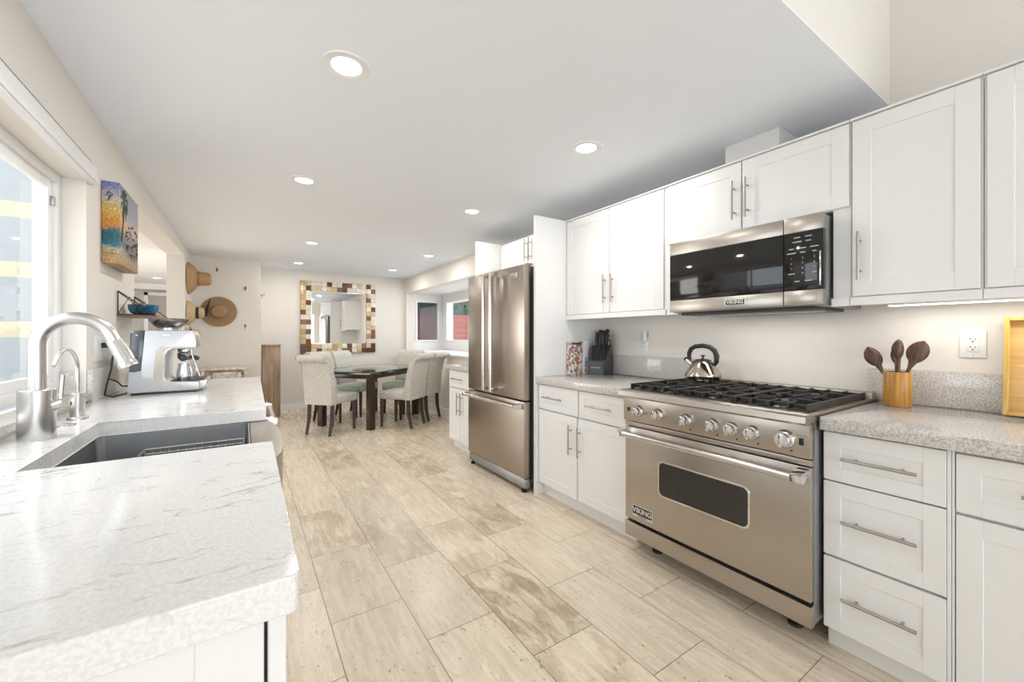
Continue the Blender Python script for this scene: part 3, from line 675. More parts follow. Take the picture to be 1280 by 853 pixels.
# uppers
UF = 2.18; UT = 2.15
def upper(label, y0, y1, z0, z1, doors, valance=True, filler=None):
    t = thing('wall_cabinet', label, 'cabinet', (2.38, (y0 + y1) / 2, z0))
    b = B().box(UF + 0.021, XR - 0.002, y0, y1, z0, z1)
    b.box(UF + 0.012, UF + 0.021, y0, y1, z0, z1)
    b.obj('body', 'cab', t, smooth=False)
    if valance: B().box(UF - 0.008, UF + 0.03, y0, y1, z0 - 0.035, z0 - 0.0005, 0.001, 1).obj('light_rail', 'cab', t)
    B().box(UF - 0.006, UF + 0.02, y0, y1, z1 + 0.0005, z1 + 0.010, 0.001, 1).obj('top_edge', 'cab', t)
    for a, c, hy, hz in doors:
        d = shaker('door', t, UF, a, c, z0 + 0.004, z1 - 0.004, stile=0.062)
        if hy is not None: bar_handle(d, (UF, hy, hz), 0.205, 'Z', NX)
    return t
upper('white two-door wall cabinet between the refrigerator panel and the microwave', 1.565, 2.498, 1.392, UT, ((2.038, 2.492, 2.072, 1.567), (1.585, 2.032, 2.0, 1.567)))
upper('short white two-door wall cabinet directly above the microwave', 0.652, 1.562, 1.785, UT, ((1.112, 1.556, 1.145, 1.945), (0.657, 1.106, 1.078, 1.945)), valance=False)
upper('tall white single-door wall cabinet right of the microwave', 0.275, 0.650, 1.392, UT, ((0.282, 0.643, 0.617, 1.565),))
upper('white wall cabinet cut off by the right edge of the view', -0.30, 0.273, 1.392, UT, ((-0.165, 0.266, -0.13, 1.565),))
upper('white wall cabinet above the small worktop beyond the refrigerator, seen in the mirror', 3.545, 4.00, 1.392, UT, ((3.555, 3.99, 3.60, 1.567),))
tag(B().box(UF + 0.012, XR - 0.002, 0.652, 0.715, 1.392, 1.7845).box(UF - 0.008, UF + 0.03, 0.652, 0.715, 1.357, 1.3915).obj('filler_panel', 'cab', smooth=False), 'narrow white filler panel between microwave and tall wall cabinet', 'panel')
tag(B().box(UF + 0.0, XR - 0.002, 1.4885, 1.562, 1.357, 1.7845).obj('filler_panel', 'cab', smooth=False), 'narrow white filler panel at the left end of the microwave', 'panel')
tag(B().box(2.345, XR - 0.001, 1.00, 1.285, UT + 0.011, CEIL - 0.001).obj('duct_cover', 'cab', smooth=False), 'white boxed duct cover standing on the cabinets above the microwave', 'box')
# under-cabinet light
def lamp_bar(name, parent, loc, sx, sy, power):
    l = bpy.data.lights.new(name, 'AREA'); l.shape = 'RECTANGLE'; l.size = sx; l.size_y = sy; l.energy = power; l.color = (1.0, 0.97, 0.93)
    o = bpy.data.objects.new(name, l); C.objects.link(o); o.location = loc
    if parent: o.parent = parent; o.location = Vector(loc) - parent.location
t = thing('undercabinet_light', 'slim lit light bar under the tall wall cabinet by the outlet', 'light', (2.42, 0.2, 1.39))
B().box(2.39, 2.46, -0.25, 0.585, 1.362, 1.3915, 0.003).obj('housing', 'trim', t)
B().box(2.395, 2.455, -0.245, 0.58, 1.3595, 1.3618).obj('diffuser', 'led', t, smooth=False)
lamp_bar('led_glow', t, (2.425, 0.17, 1.3585), 0.05, 0.8, 0.9)
# refrigerator surround
tag(B().box(1.87, XR - 0.002, 2.502, 2.527, 0, UT + 0.01).obj('end_panel', 'cab', smooth=False), 'tall white end panel between refrigerator and base cabinet', 'panel')
tag(B().box(1.90, XR - 0.002, 3.515, 3.540, 0, UT + 0.01).obj('end_panel', 'cab', smooth=False), 'white end panel on the far side of the refrigerator', 'panel')
t = thing('wall_cabinet', 'short white wall cabinet above the refrigerator', 'cabinet', (2.38, 3.02, 1.86))
B().box(UF + 0.021, XR - 0.002, 2.529, 3.513, 1.86, UT).obj('body', 'cab', t, smooth=False)
for a, c, hy in ((3.024, 3.508, 3.055), (2.534, 3.018, 2.99)):
    d = shaker('door', t, UF, a, c, 1.864, UT - 0.004); bar_handle(d, (UF, hy, 2.02), 0.205, 'Z', NX)
# beyond the refrigerator
t = thing('base_cabinet', 'small white base cabinet beyond the refrigerator near the dining area', 'cabinet', (2.2, 3.85, 0))
B().box(DF + 0.022, XR - 0.002, 3.545, 4.14, 0.10, 0.862).obj('body', 'cab', t, smooth=False)
B().box(1.95, 1.965, 3.545, 4.12, 0, 0.10).obj('toe_kick', 'cab', t, smooth=False)
d = shaker('drawer', t, DF, 3.56, 4.135, 0.672, 0.852, stile=0.05); bar_handle(d, (DF, 3.93, 0.765), 0.28, 'Y', NX)
for y0, y1, yc in ((3.86, 4.135, 3.895), (3.56, 3.852, 3.815)):
    d = shaker('door', t, DF, y0, y1, 0.10, 0.662, stile=0.05); bar_handle(d, (DF, yc, 0.505), 0.23, 'Z', NX)
tag(B().box(1.865, XR - 0.003, 3.5415, 4.17, 0.862, 0.912, 0.003).obj('countertop', 'quartz_shaded'), 'short quartz worktop, shade coloured in, beyond the refrigerator', 'countertop')

# ---------------------------------------------------------------- refrigerator
t = thing('refrigerator', 'stainless steel french-door refrigerator with bottom freezer drawer', 'refrigerator', (2.15, 3.03, 0))
FX = 1.80; Y0, Y1 = 2.555, 3.495
B().box(1.875, 2.50, Y0 + 0.012, Y1 - 0.012, 0.06, 1.765, 0.004).obj('body', 'darkgrey', t)
B().box(1.868, 1.876, Y0 + 0.006, Y1 - 0.006, 0.10, 1.775).obj('gasket', 'rubber', t, smooth=False)
ds = []
for y0, y1 in ((3.029, Y1), (Y0, 3.023)):
    ds.append(B().box(FX, 1.865, y0, y1, 0.722, 1.788, 0.006, 3).obj('door', 'steel_fridge', t))
fz = B().box(FX, 1.865, Y0, Y1, 0.115, 0.712, 0.006, 3).obj('freezer_drawer', 'steel_fridge', t)
B().box(FX + 0.012, 1.87, Y0 + 0.005, Y1 - 0.005, 0.035, 0.108, 0.003).obj('kick_grille', 'steel_grey', t)
for yy in (2.60, 3.45):
    B().lathe((1.83, yy, 0), [(0.020, 0), (0.022, 0.004), (0.022, 0.02), (0.012, 0.022), (0.012, 0.04)], 16).obj('foot', 'rubber', t)
for yy, dd in ((3.085, ds[0]), (2.965, ds[1])):
    hb = B().tube([(1.735, yy, 0.755), (1.735, yy, 1.765)], 0.0145, 20)
    for zz in (0.772, 1.748): hb.box(1.728, FX + 0.001, yy - 0.014, yy + 0.014, zz - 0.017, zz + 0.017, 0.004)
    hb.obj('handle', 'steel_light', dd)
hb = B().tube([(1.735, Y0 + 0.01, 0.675), (1.735, Y1 - 0.01, 0.675)], 0.0145, 20)
for yy in (Y0 + 0.035, Y1 - 0.035): hb.prism([(1.722, 0.662), (1.722, 0.688), (1.74, 0.695), (FX + 0.001, 0.700), (FX + 0.001, 0.655), (1.745, 0.655)], yy - 0.018, yy + 0.018, 'Y', 0.002)
hb.obj('handle', 'steel_light', fz)
def badge(parent, xf, yc, zc, w_, h_, ts, sub=True):
    p = B().box(xf - 0.004, xf + 0.0005, yc - w_ / 2, yc + w_ / 2, zc - h_ / 2, zc + h_ / 2, 0.0015).obj('badge', 'silverink', parent)
    B().box(xf - 0.0052, xf - 0.004, yc - w_ / 2 + 0.005, yc + w_ / 2 - 0.005, zc - h_ / 2 + (h_ * .22 if sub else .004), zc + h_ / 2 - 0.004).obj('badge_plate', 'black', p, smooth=False)
    q = B(); q.text('VIKING', ts, (xf - 0.0056, yc, zc + (h_ * .08 if sub else 0)), FACE_NX, bold=True)
    q.obj('badge_lettering', 'silverink', p, smooth=False)
    if sub:
        q = B(); q.text('PROFESSIONAL', h_ * .14, (xf - 0.0044, yc, zc - h_ * .40), FACE_NX); q.obj('badge_small_lettering', 'darkink', p, smooth=False)
badge(ds[1], FX, 2.70, 1.715, 0.085, 0.035, 0.024, sub=False)
hg = B().box(1.84, 1.90, Y0 + 0.02, Y0 + 0.08, 1.7885, 1.80, 0.003).box(1.84, 1.90, Y1 - 0.08, Y1 - 0.02, 1.7885, 1.80, 0.003); hg.obj('hinge_cover', 'steel_grey', t)

# ---------------------------------------------------------------- range
R0, R1 = 0.660, 1.575
t = thing('range_cooker', 'stainless steel gas range with oven and seven chrome knobs', 'stove', (2.15, 1.117, 0))
B().box(1.845, 2.50, R0 + 0.003, R1 - 0.003, 0.10, 0.895, 0.002).obj('body', 'steel_grey', t)
b = B().prism([(1.755, 0.895), (1.760, 0.918), (1.775, 0.926), (1.83, 0.926), (1.83, 0.892), (1.80, 0.888), (1.765, 0.886)], R0, R1, 'Y')
b.box(1.83, 2.505, R0, R1, 0.896, 0.916)
b.box(1.83, 2.505, R0, R0 + 0.018, 0.916, 0.926, 0.002).box(1.83, 2.505, R1 - 0.018, R1, 0.916, 0.926, 0.002)
b.obj('cooktop', 'steel', t)
B().box(1.845, 2.49, R0 + 0.03, R1 - 0.03, 0.9165, 0.919).obj('burner_pan', 'black', t, smooth=False)
b = B().box(2.49, 2.545, R0, R1, 0.896, 0.955, 0.002)
bg_ = b.obj('back_guard', 'steel', t)
b = B()
for i in range(60):
    y = R0 + 0.03 + i * (R1 - R0 - 0.06) / 59
    b.box(2.497, 2.515, y - 0.003, y + 0.003, 0.9552, 0.9556)
b.obj('vent_slots', 'black', bg_, smooth=False)
B().box(1.802, 1.846, R0 + 0.002, R1 - 0.002, 0.752, 0.8855, 0.003).obj('control_panel', 'steel', t)
B().box(1.815, 1.846, R0 + 0.001, R1 - 0.001, 0.722, 0.7445, 0.002).obj('trim_strip', 'steel', t)
od = B().box(1.815, 1.844, R0 + 0.003, R1 - 0.003, 0.195, 0.716, 0.004).obj('oven_door', 'steel', t)
# window with rounded frame
def rrect(y0, y1, z0, z1, r, k=6):
    pts = []
    for cy, cz, a0 in ((y1 - r, z1 - r, 0), (y0 + r, z1 - r, 90), (y0 + r, z0 + r, 180), (y1 - r, z0 + r, 270)):
        for i in range(k + 1):
            a = math.radians(a0 + 90 * i / k); pts.append((cy + r * math.cos(a), cz + r * math.sin(a)))
    return pts
wn_ = B().prism(rrect(0.888, 1.352, 0.385, 0.572, 0.03), 1.8125, 1.8165, 'X', 0.001, 1).obj('window_frame', 'chrome', od)
B().prism(rrect(0.896, 1.344, 0.393, 0.564, 0.025), 1.8112, 1.8128, 'X').obj('oven_window', 'ovenglass', od, smooth=False)
hb = B().tube([(1.750, R0 + 0.008, 0.685), (1.750, R1 - 0.008, 0.685)], 0.0155, 20)
hbo = hb.obj('handle', 'steel_light', od)
for yy in (R0 + 0.026, R1 - 0.026): B().prism([(1.733, 0.672), (1.733, 0.698), (1.75, 0.704), (1.816, 0.712), (1.816, 0.668), (1.752, 0.664)], yy - 0.02, yy + 0.02, 'Y', 0.003).obj('handle_bracket', 'chrome', od)
badge(od, 1.815, 1.452, 0.255, 0.135, 0.062, 0.038)
B().box(1.838, 1.846, R0 + 0.005, R1 - 0.005, 0.178, 0.196).obj('door_gap', 'rubber', t, smooth=False)
B().box(1.815, 1.846, R0 + 0.001, R1 - 0.001, 0.095, 0.178, 0.003).obj('kick_panel', 'steel', t)
for yy in (0.77, 1.46):
    for xx in (1.955, 2.44):
        B().lathe((xx, yy, 0), [(0.028, 0), (0.030, 0.004), (0.028, 0.014), (0.018, 0.016), (0.018, 0.10)], 18).obj('leg', 'rubber', t)
def knob(yy, zz, r):
    k = B().lathe((1.802, yy, zz), [(r * 1.35, 0), (r * 1.35, 0.004), (r * 1.2, 0.012), (r * 1.12, 0.014), (r * 1.12, 0.018), (r * 1.05, 0.018)], 32, '-X').obj('knob', 'chrome', t)
    b = B().lathe((1.802, yy, zz), [(r * 0.98, 0.018), (r, 0.020), (r, 0.034), (r * 0.93, 0.037), (0.0001, 0.037)], 32, '-X')
    b.box(1.802 - 0.052, 1.802 - 0.033, yy - r * 0.27, yy + r * 0.27, zz - r * 1.0, zz + r * 1.0, 0.003)
    b.obj('knob_grip', 'chrome', k)
    B().box(1.802 - 0.0535, 1.802 - 0.0515, yy - 0.0015, yy + 0.0015, zz + r * 0.3, zz + r * 0.9).obj('knob_mark', 'darkink', k, smooth=False)
for yy in (1.465, 1.342, 1.180, 1.046, 0.958, 0.871): knob(yy, 0.815, 0.0235)
knob(0.746, 0.815, 0.028)
b = B()
for yy in (1.180, 1.046, 0.958, 0.871, 0.746):
    b.box(1.8012, 1.8022, yy - 0.026, yy - 0.018, 0.768, 0.776)
b.obj('panel_marks', 'darkink', t, smooth=False)
for yy, h_ in ((1.537, 0.022), (0.690, 0.028)):
    B().box(1.7995, 1.803, yy - 0.008, yy + 0.008, 0.815 - h_ / 2, 0.815 + h_ / 2, 0.001).obj('rocker_switch', 'black', t)
B().box(1.8012, 1.8022, 0.672, 0.708, 0.8385, 0.8395).obj('switch_print', 'darkink', t, smooth=False)
# burners and grates
secs = [(R0 + 0.022, R0 + 0.310), (R0 + 0.314, R0 + 0.601), (R0 + 0.605, R0 + 0.893)]
gx0, gx1 = 1.835, 2.478
for y0, y1 in secs:
    yc = (y0 + y1) / 2
    for xc in (1.995, 2.325):
        bn = B().lathe((xc, yc, 0.919), [(0.062, 0), (0.058, 0.006), (0.042, 0.010), (0.042, 0.014), (0.0001, 0.014)], 24).obj('burner', 'steel_grey', t)
        B().lathe((xc, yc, 0.933), [(0.036, 0), (0.038, 0.004), (0.036, 0.009), (0.0001, 0.011)], 24).obj('burner_cap', 'iron', bn)
for y0, y1 in secs:
    g = B(); zt, zb, hw = 0.955, 0.930, 0.0046; yc = (y0 + y1) / 2; xm = (gx0 + gx1) / 2
    for yy in (y0 + hw, y1 - hw): g.box(gx0, gx1, yy - hw, yy + hw, zb, zt, 0.002, 1)
    for xx in (gx0 + 0.035, xm, gx1 - 0.02): g.box(xx - hw, xx + hw, y0 + 2 * hw, y1 - 2 * hw, zb + 0.004, zt - 0.004, 0.002, 1)
    for k, yy in enumerate((y0 + 0.072, yc, y1 - 0.072)):    # front and rear ends of the fingers
        L_ = 0.085 if k != 1 else 0.11
        g.box(gx0, gx0 + L_, yy - hw, yy + hw, zb, zt, 0.002, 1)
        g.box(gx1 - L_, gx1, yy - hw, yy + hw, zb, zt, 0.002, 1)
        g.box(xm - L_ * .8, xm + L_ * .8, yy - hw, yy + hw, zb, zt, 0.002, 1)
    for xc in (1.995, 2.325):
        g.box(xc - hw, xc + hw, y0 + hw, yc - 0.035, zb, zt, 0.002, 1); g.box(xc - hw, xc + hw, yc + 0.035, y1 - hw, zb, zt, 0.002, 1)
        for sx in (-1, 1):
            for sy in (-1, 1):
                a = Vector((xc + sx * 0.080, yc + sy * 0.072, 0)); e = Vector((xc + sx * 0.040, yc + sy * 0.036, 0))
                m_ = (a + e) / 2; L_ = (a - e).length; ang = math.atan2(a.y - e.y, a.x - e.x)
                g.box(m_.x - L_ / 2, m_.x + L_ / 2, m_.y - hw, m_.y + hw, zb + 0.002, zt, 0.002, 1, rot=Matrix.Rotation(ang, 3, 'Z'))
    for xx in (gx0 + 0.01, gx1 - 0.01):
        for yy in (y0 + hw, y1 - hw): g.box(xx - 0.01, xx + 0.01, yy - hw, yy + hw, 0.9185, zb, 0.001, 1)
    g.obj('grate', 'iron', t)

# ---------------------------------------------------------------- microwave
MX = 2.10; m0, m1 = 0.722, 1.484
t = thing('microwave_oven', 'stainless and black glass over-range microwave above the range', 'microwave', (2.3, 1.10, 1.36))
B().box(MX + 0.032, XR - 0.004, m0 + 0.004, m1 - 0.004, 1.362, 1.766, 0.003).obj('body', 'steel_grey', t)
B().box(MX + 0.04, 2.50, m0 + 0.05, m1 - 0.05, 1.345, 1.362, 0.003).obj('underside_vent', 'black', t)
B().box(2.30, 2.36, 0.80, 1.40, 1.3435, 1.345).obj('hood_fill_lens', 'plastic', t, smooth=False)  # unlit lens for the added fill lamp on the next line
lamp_bar('hood_fill', t, (2.33, 1.10, 1.342), 0.06, 0.6, 0.9)  # lamp added to brighten the wall behind the range
b = B().box(MX, MX + 0.03, m0, 0.876, 1.698, 1.77, 0.003).box(MX, MX + 0.03, 0.878, m1, 1.698, 1.77, 0.003)
b.obj('top_band', 'steel', t)
dr = B().box(MX, MX + 0.03, m0, 0.876, 1.366, 1.433, 0.003).box(MX, MX + 0.03, 0.878, m1, 1.366, 1.433, 0.003).obj('bottom_band', 'steel', t)
B().box(MX + 0.002, MX + 0.031, 0.8785, m1, 1.4335, 1.6975, 0.002).obj('door_glass', 'blackglass', t)
cp = B().box(MX + 0.002, MX + 0.031, m0, 0.8755, 1.4335, 1.6975, 0.002).obj('control_panel', 'blackglass', t)
B().box(MX - 0.0015, MX + 0.001, m0 + 0.02, 0.866, 1.376, 1.423, 0.001).obj('button_plate', 'steel', t)
B().box(MX + 0.0005, MX + 0.003, m0 + 0.008, m0 + 0.014, 1.45, 1.60, 0.0005).obj('edge_strip', 'chrome', t)
b = B()
rows = [(1.675, ['CLOCK', 'TIMER']), (1.655, ['POPCORN', 'AUTO']), (1.625, ['COOK', 'POWER', 'SENSOR']), (1.605, ['DEFROST', 'MELT', 'ADD']), (1.580, ['1', '2', '3']), (1.557, ['4', '5', '6']), (1.534, ['7', '8', '9']), (1.511, ['LIGHT', '0', 'FAN']), (1.475, ['STOP', 'START'])]
for z, ws in rows:
    for i, s_ in enumerate(ws):
        yy = 0.800 + (0.045 * ((len(ws) - 1) / 2 - i))
        if len(s_) > 1: b.box(MX + 0.0012, MX + 0.0019, yy - len(s_) * 0.0026, yy + len(s_) * 0.0026, z - 0.0022, z + 0.0022)   # key captions too small to read
        else: b.text(s_, 0.012, (MX + 0.0014, yy, z), FACE_NX, 0.0003)
b.obj('key_print', 'ink', cp, smooth=False)
badge(dr, MX, 1.10, 1.400, 0.105, 0.034, 0.026, sub=False)

# ---------------------------------------------------------------- sink run (left)
# cut-out between Y 1.40 and 2.04, front open for the apron
SY0, SY1, SXB = 1.405, 2.045, -0.445
b = B().prism([(XL + 0.001, 0.60), (0.050, 0.60), (0.055, 0.6015), (0.059, 0.606), (0.060, 0.612), (0.069, SY0), (SXB, SY0), (SXB, SY1), (0.075, SY1), (0.095, 3.63), (0.085, 3.645), (XL + 0.001, 3.645)], 0.862, 0.912, 'Z', 0.003)
tag(b.obj('countertop', 'quartz', smooth=False), 'white veined quartz worktop around the farmhouse sink', 'countertop')
tag(B().box(XL + 0.001, XL + 0.021, 2.671, 3.645, 0.9125, 1.065, 0.002).obj('backsplash', 'quartz_mid'), 'pale quartz upstand behind the espresso machine', 'backsplash')
t = thing('base_cabinet', 'white base cabinet under the near end of the sink worktop, with framed end panel', 'cabinet', (-0.3, 1.0, 0))
B().box(-0.60, 0.018, 0.642, 1.390, 0.10, 0.8615).obj('body', 'cab', t, smooth=False)
b = B(); y = 0.622
b.box(-0.60, -0.54, y, y + 0.02, 0.0, 0.8615, 0.0015, 1).box(-0.052, 0.0205, y, y + 0.02, 0.0, 0.8615, 0.0015, 1).box(-0.54, -0.052, y, y + 0.02, 0.79, 0.8615, 0.001, 1).box(-0.54, -0.052, y, y + 0.02, 0.0, 0.1, 0.001, 1).box(-0.541, -0.051, y + 0.008, y + 0.019, 0.09, 0.80)
b.obj('end_panel', 'cab', t)
B().box(0.0215, 0.0245, 0.640, 1.396, 0.10, 0.855).obj('gap_shadow', 'rubber', t, smooth=False)
d = shaker('door', t, 0.047, 0.632, 1.392, 0.10, 0.850, d=1, th=0.022)
B().box(-0.04, -0.02, 0.66, 1.396, 0, 0.10).obj('toe_kick', 'cab', t, smooth=False)
t = thing('sink_base_cabinet', 'white sink base cabinet under the stainless apron', 'cabinet', (-0.3, 1.72, 0))
B().box(-0.60, 0.02, SY0 - 0.008, SY1 + 0.018, 0.10, 0.64).obj('body', 'cab', t, smooth=False)
for a, c in ((1.40, 1.722), (1.728, 2.06)): shaker('door', t, 0.047, a, c, 0.10, 0.635, d=1)
# far cabinet
t = thing('base_cabinet', 'white base cabinet under the espresso machine beyond the dishwasher', 'cabinet', (-0.3, 3.15, 0))
B().box(-0.60, 0.02, 2.70, 3.62, 0.10, 0.8615).obj('body', 'cab', t, smooth=False)
for a, c in ((2.705, 3.155), (3.165, 3.615)): shaker('door', t, 0.047, a, c, 0.10, 0.850, d=1)
# dishwasher
t = thing('dishwasher', 'stainless dishwasher with tubular handle between sink and far base cabinet', 'dishwasher', (-0.2, 2.38, 0))
B().box(-0.58, 0.03, 2.075, 2.69, 0.08, 0.8605).obj('tub', 'steel_grey', t, smooth=False)
dw = B().box(0.0305, 0.062, 2.078, 2.687, 0.11, 0.858, 0.003).obj('door', 'steel', t)
B().tube([(0.108, 2.13, 0.835), (0.108, 2.635, 0.835)], 0.0135, 20).obj('handle', 'steel_light', dw)
for yy in (2.145, 2.62): B().prism([(0.125, 0.822), (0.125, 0.848), (0.105, 0.856), (0.061, 0.858), (0.061, 0.815), (0.10, 0.815)], yy - 0.016, yy + 0.016, 'Y', 0.003).obj('handle_bracket', 'chrome', dw)

# farmhouse sink with bowed apron
t = thing('farmhouse_sink', 'stainless farmhouse sink with bowed apron front set in the white worktop', 'sink', (-0.18, 1.72, 0.65))
zt, zb = 0.861, 0.655; x0, x1 = SXB - 0.006, 0.010; y0, y1 = SY0 - 0.006, SY1 - 0.004
r = 0.028
def rr2(xa, xb, ya, yb, r, k=5):
    pts = []
    for cx_, cy_, a0 in ((xb - r, yb - r, 0), (xa + r, yb - r, 90), (xa + r, ya + r, 180), (xb - r, ya + r, 270)):
        for i in range(k + 1):
            a = math.radians(a0 + 90 * i / k); pts.append((cx_ + r * math.cos(a), cy_ + r * math.sin(a)))
    return pts
inner = rr2(x0, x1, y0, y1, r); lowr = rr2(x0 + 0.004, x1 - 0.004, y0 + 0.004, y1 - 0.004, r); low2 = rr2(x0 + 0.02, x1 - 0.02, y0 + 0.02, y1 - 0.02, r)
b = B(); bm = b.bm
rings = [[bm.verts.new((p[0], p[1], z)) for p in ps] for ps, z in ((inner, zt), (lowr, zb + 0.018), (low2, zb))]
n = len(inner)
for a_, c_ in zip(rings, rings[1:]):
    for i in range(n): bm.faces.new((a_[i], c_[i], c_[(i + 1) % n], a_[(i + 1) % n]))
bm.faces.new(rings[-1])
outer = [[bm.verts.new((p[0] + (0.004 if p[0] > -0.2 else -0.004), p[1] + (0.004 if p[1] > 1.7 else -0.004), z)) for p in ps] for ps, z in ((inner, zt), (lowr, zb + 0.012), (low2, zb - 0.004))]
for i in range(n): bm.faces.new((rings[0][i], rings[0][(i + 1) % n], outer[0][(i + 1) % n], outer[0][i]))
for a_, c_ in zip(outer, outer[1:]):
    for i in range(n): bm.faces.new((a_[(i + 1) % n], c_[(i + 1) % n], c_[i], a_[i]))
bm.faces.new(list(reversed(outer[-1])))
b.obj('basin', M['steel_grey'], t)
# apron: plan outline bowed outwards
arc = []
for i in range(15):
    u = i / 14; yy = SY0 - 0.004 + u * (SY1 - SY0 + 0.012)
    arc.append((0.078 + 0.034 * math.sin(PI * u) ** 0.6, yy))
pl = [(0.0145, SY0 - 0.003)] + arc + [(0.0145, SY1 + 0.006)]
pl = [(0.0145, SY0 - 0.003)] + [(a, min(max(c, SY0 - 0.003), SY1 + 0.006)) for a, c in arc] + [(0.0145, SY1 + 0.006)]
B().prism(pl, 0.645, 0.861, 'Z', 0.006, 3).obj('apron', 'steel', t)
B().lathe((-0.22, 1.74, zb), [(0.045, 0.0005), (0.043, 0.003), (0.030, 0.002), (0.0001, -0.001)], 24).obj('drain', 'steel_light', t)
# sink grid
t2 = thing('sink_grid', 'wire bottom grid standing inside the farmhouse sink', 'sink grid', (-0.15, 1.72, 0.66))
b = B(); gz = 0.800
gxa, gxb, gya, gyb = -0.315, -0.004, 1.44, 2.02
b.tube([(gxa, gya, gz), (gxb, gya, gz)], 0.003, 8).tube([(gxa, gyb, gz), (gxb, gyb, gz)], 0.003, 8).tube([(gxb, gya, gz), (gxb, gyb, gz)], 0.003, 8).tube([(gxa, gya, gz), (gxa, gyb, gz)], 0.003, 8)
b.tube([(gxa, gyb, gz), (gxa - 0.018, gyb - 0.004, gz - 0.03)], 0.003, 8)
b.tube([(gxa, gyb, gz - 0.018), (gxb, gyb, gz - 0.018)], 0.0025, 8)
for i in range(12):
    xx = gxa + 0.02 + i * (gxb - gxa - 0.03) / 11
    b.tube([(xx, gyb, gz), (xx, gyb, gz - 0.025), (xx, gya, gz - 0.025), (xx, gya, gz)], 0.0028, 6)
b.obj('wire_grid', 'nickel', t2)
b = B()
for xx in (gxa, gxb):
    for yy in (gya, gyb): b.tube([(xx, yy, gz), (xx, yy, zb + 0.001)], 0.004, 8)
b.obj('feet', 'nickel', t2)

# ---------------------------------------------------------------- faucets
def arc_pts(c, r, a0, a1, n, plane_dir):
    """arc in the vertical plane through c spanned by plane_dir and Z"""
    c = Vector(c); pd = Vector(plane_dir).normalized(); out = []
    for i in range(n + 1):
        a = math.radians(a0 + (a1 - a0) * i / n)
        out.append(c + pd * (r * math.cos(a)) + Vector((0, 0, r * math.sin(a))))
    return out
fx, fy = -0.527, 1.815
t = thing('kitchen_faucet', 'tall brushed nickel pull-down faucet on a thick round base by the window', 'faucet', (fx, fy, 0.912))
B().lathe((fx, fy, 0.912), [(0.040, 0.0), (0.0405, 0.002), (0.0405, 0.150), (0.039, 0.152), (0.0001, 0.152)], 36).obj('base', 'nickel', t)
pd = Vector((1, 0.02, 0)).normalized(); R_ = 0.083
ctr = Vector((fx, fy, 1.199)) + pd * R_
pts = [Vector((fx, fy, 1.063)), Vector((fx, fy, 1.15))] + arc_pts(ctr, R_, 180, 20, 26, pd)
last = pts[-1]; tdir = (pts[-1] - pts[-2]).normalized()
pts.append(last + tdir * 0.018)
B().tube(pts, 0.0195, 24).obj('neck', 'nickel', t)
p0 = pts[-1]; hd = B().tube([p0 - tdir * 0.002, p0 + tdir * 0.002, p0 + tdir * 0.070, p0 + tdir * 0.078, p0 + tdir * 0.083, p0 + tdir * 0.093], [0.0185, 0.0198, 0.0215, 0.024, 0.026, 0.0265], 24).obj('spray_head', 'nickel', t)
q = p0 + tdir * 0.05 + Vector((0.018, 0, 0.012)); B().box(q.x - 0.004, q.x + 0.004, q.y - 0.006, q.y + 0.006, q.z - 0.028, q.z + 0.028, 0.002, rot=Matrix.Rotation(math.atan2(tdir.x, -tdir.z) * -1, 3, 'Y')).obj('spray_button', 'nickel', hd)
lv = B().tube([(fx + 0.030, fy - 0.004, 1.012), (fx + 0.062, fy - 0.012, 1.020)], 0.016, 20).obj('lever_hub', 'nickel', t)
B().tube([(fx + 0.052, fy - 0.010, 1.030), (fx + 0.056, fy - 0.006, 1.105)], 0.0055, 12).obj('lever', 'nickel', lv)
sx_, sy_ = -0.527, 2.170
t = thing('filtered_water_faucet', 'small slender gooseneck tap behind the main faucet', 'faucet', (sx_, sy_, 0.912))
B().lathe((sx_, sy_, 0.912), [(0.029, 0), (0.029, 0.008), (0.027, 0.011), (0.0205, 0.011), (0.0205, 0.098), (0.019, 0.100), (0.0001, 0.100)], 28).obj('base', 'nickel', t)
pd = Vector((-0.12, -1, 0)).normalized(); R_ = 0.078; ctr = Vector((sx_, sy_, 1.100)) + pd * R_
pts = [Vector((sx_, sy_, 1.012)), Vector((sx_, sy_, 1.06))] + arc_pts(ctr, R_, 180, 30, 20, pd)
pts.append(pts[-1] + (pts[-1] - pts[-2]).normalized() * 0.02 + pd * 0.006)
B().tube(pts, 0.0062, 14).obj('neck', 'nickel', t)
B().tube([(sx_ - 0.02, sy_ - 0.012, 0.975), (sx_ - 0.034, sy_ - 0.02, 0.975)], 0.008, 12).obj('lever', 'nickel', t)
t = thing('air_switch_button', 'flat round nickel button cap set in the worktop between the two faucets', 'button', (-0.538, 2.055, 0.912))
B().lathe((-0.525, 2.04, 0.912), [(0.028, 0), (0.027, 0.004), (0.022, 0.006), (0.0001, 0.007)], 28).obj('cap', 'nickel', t)

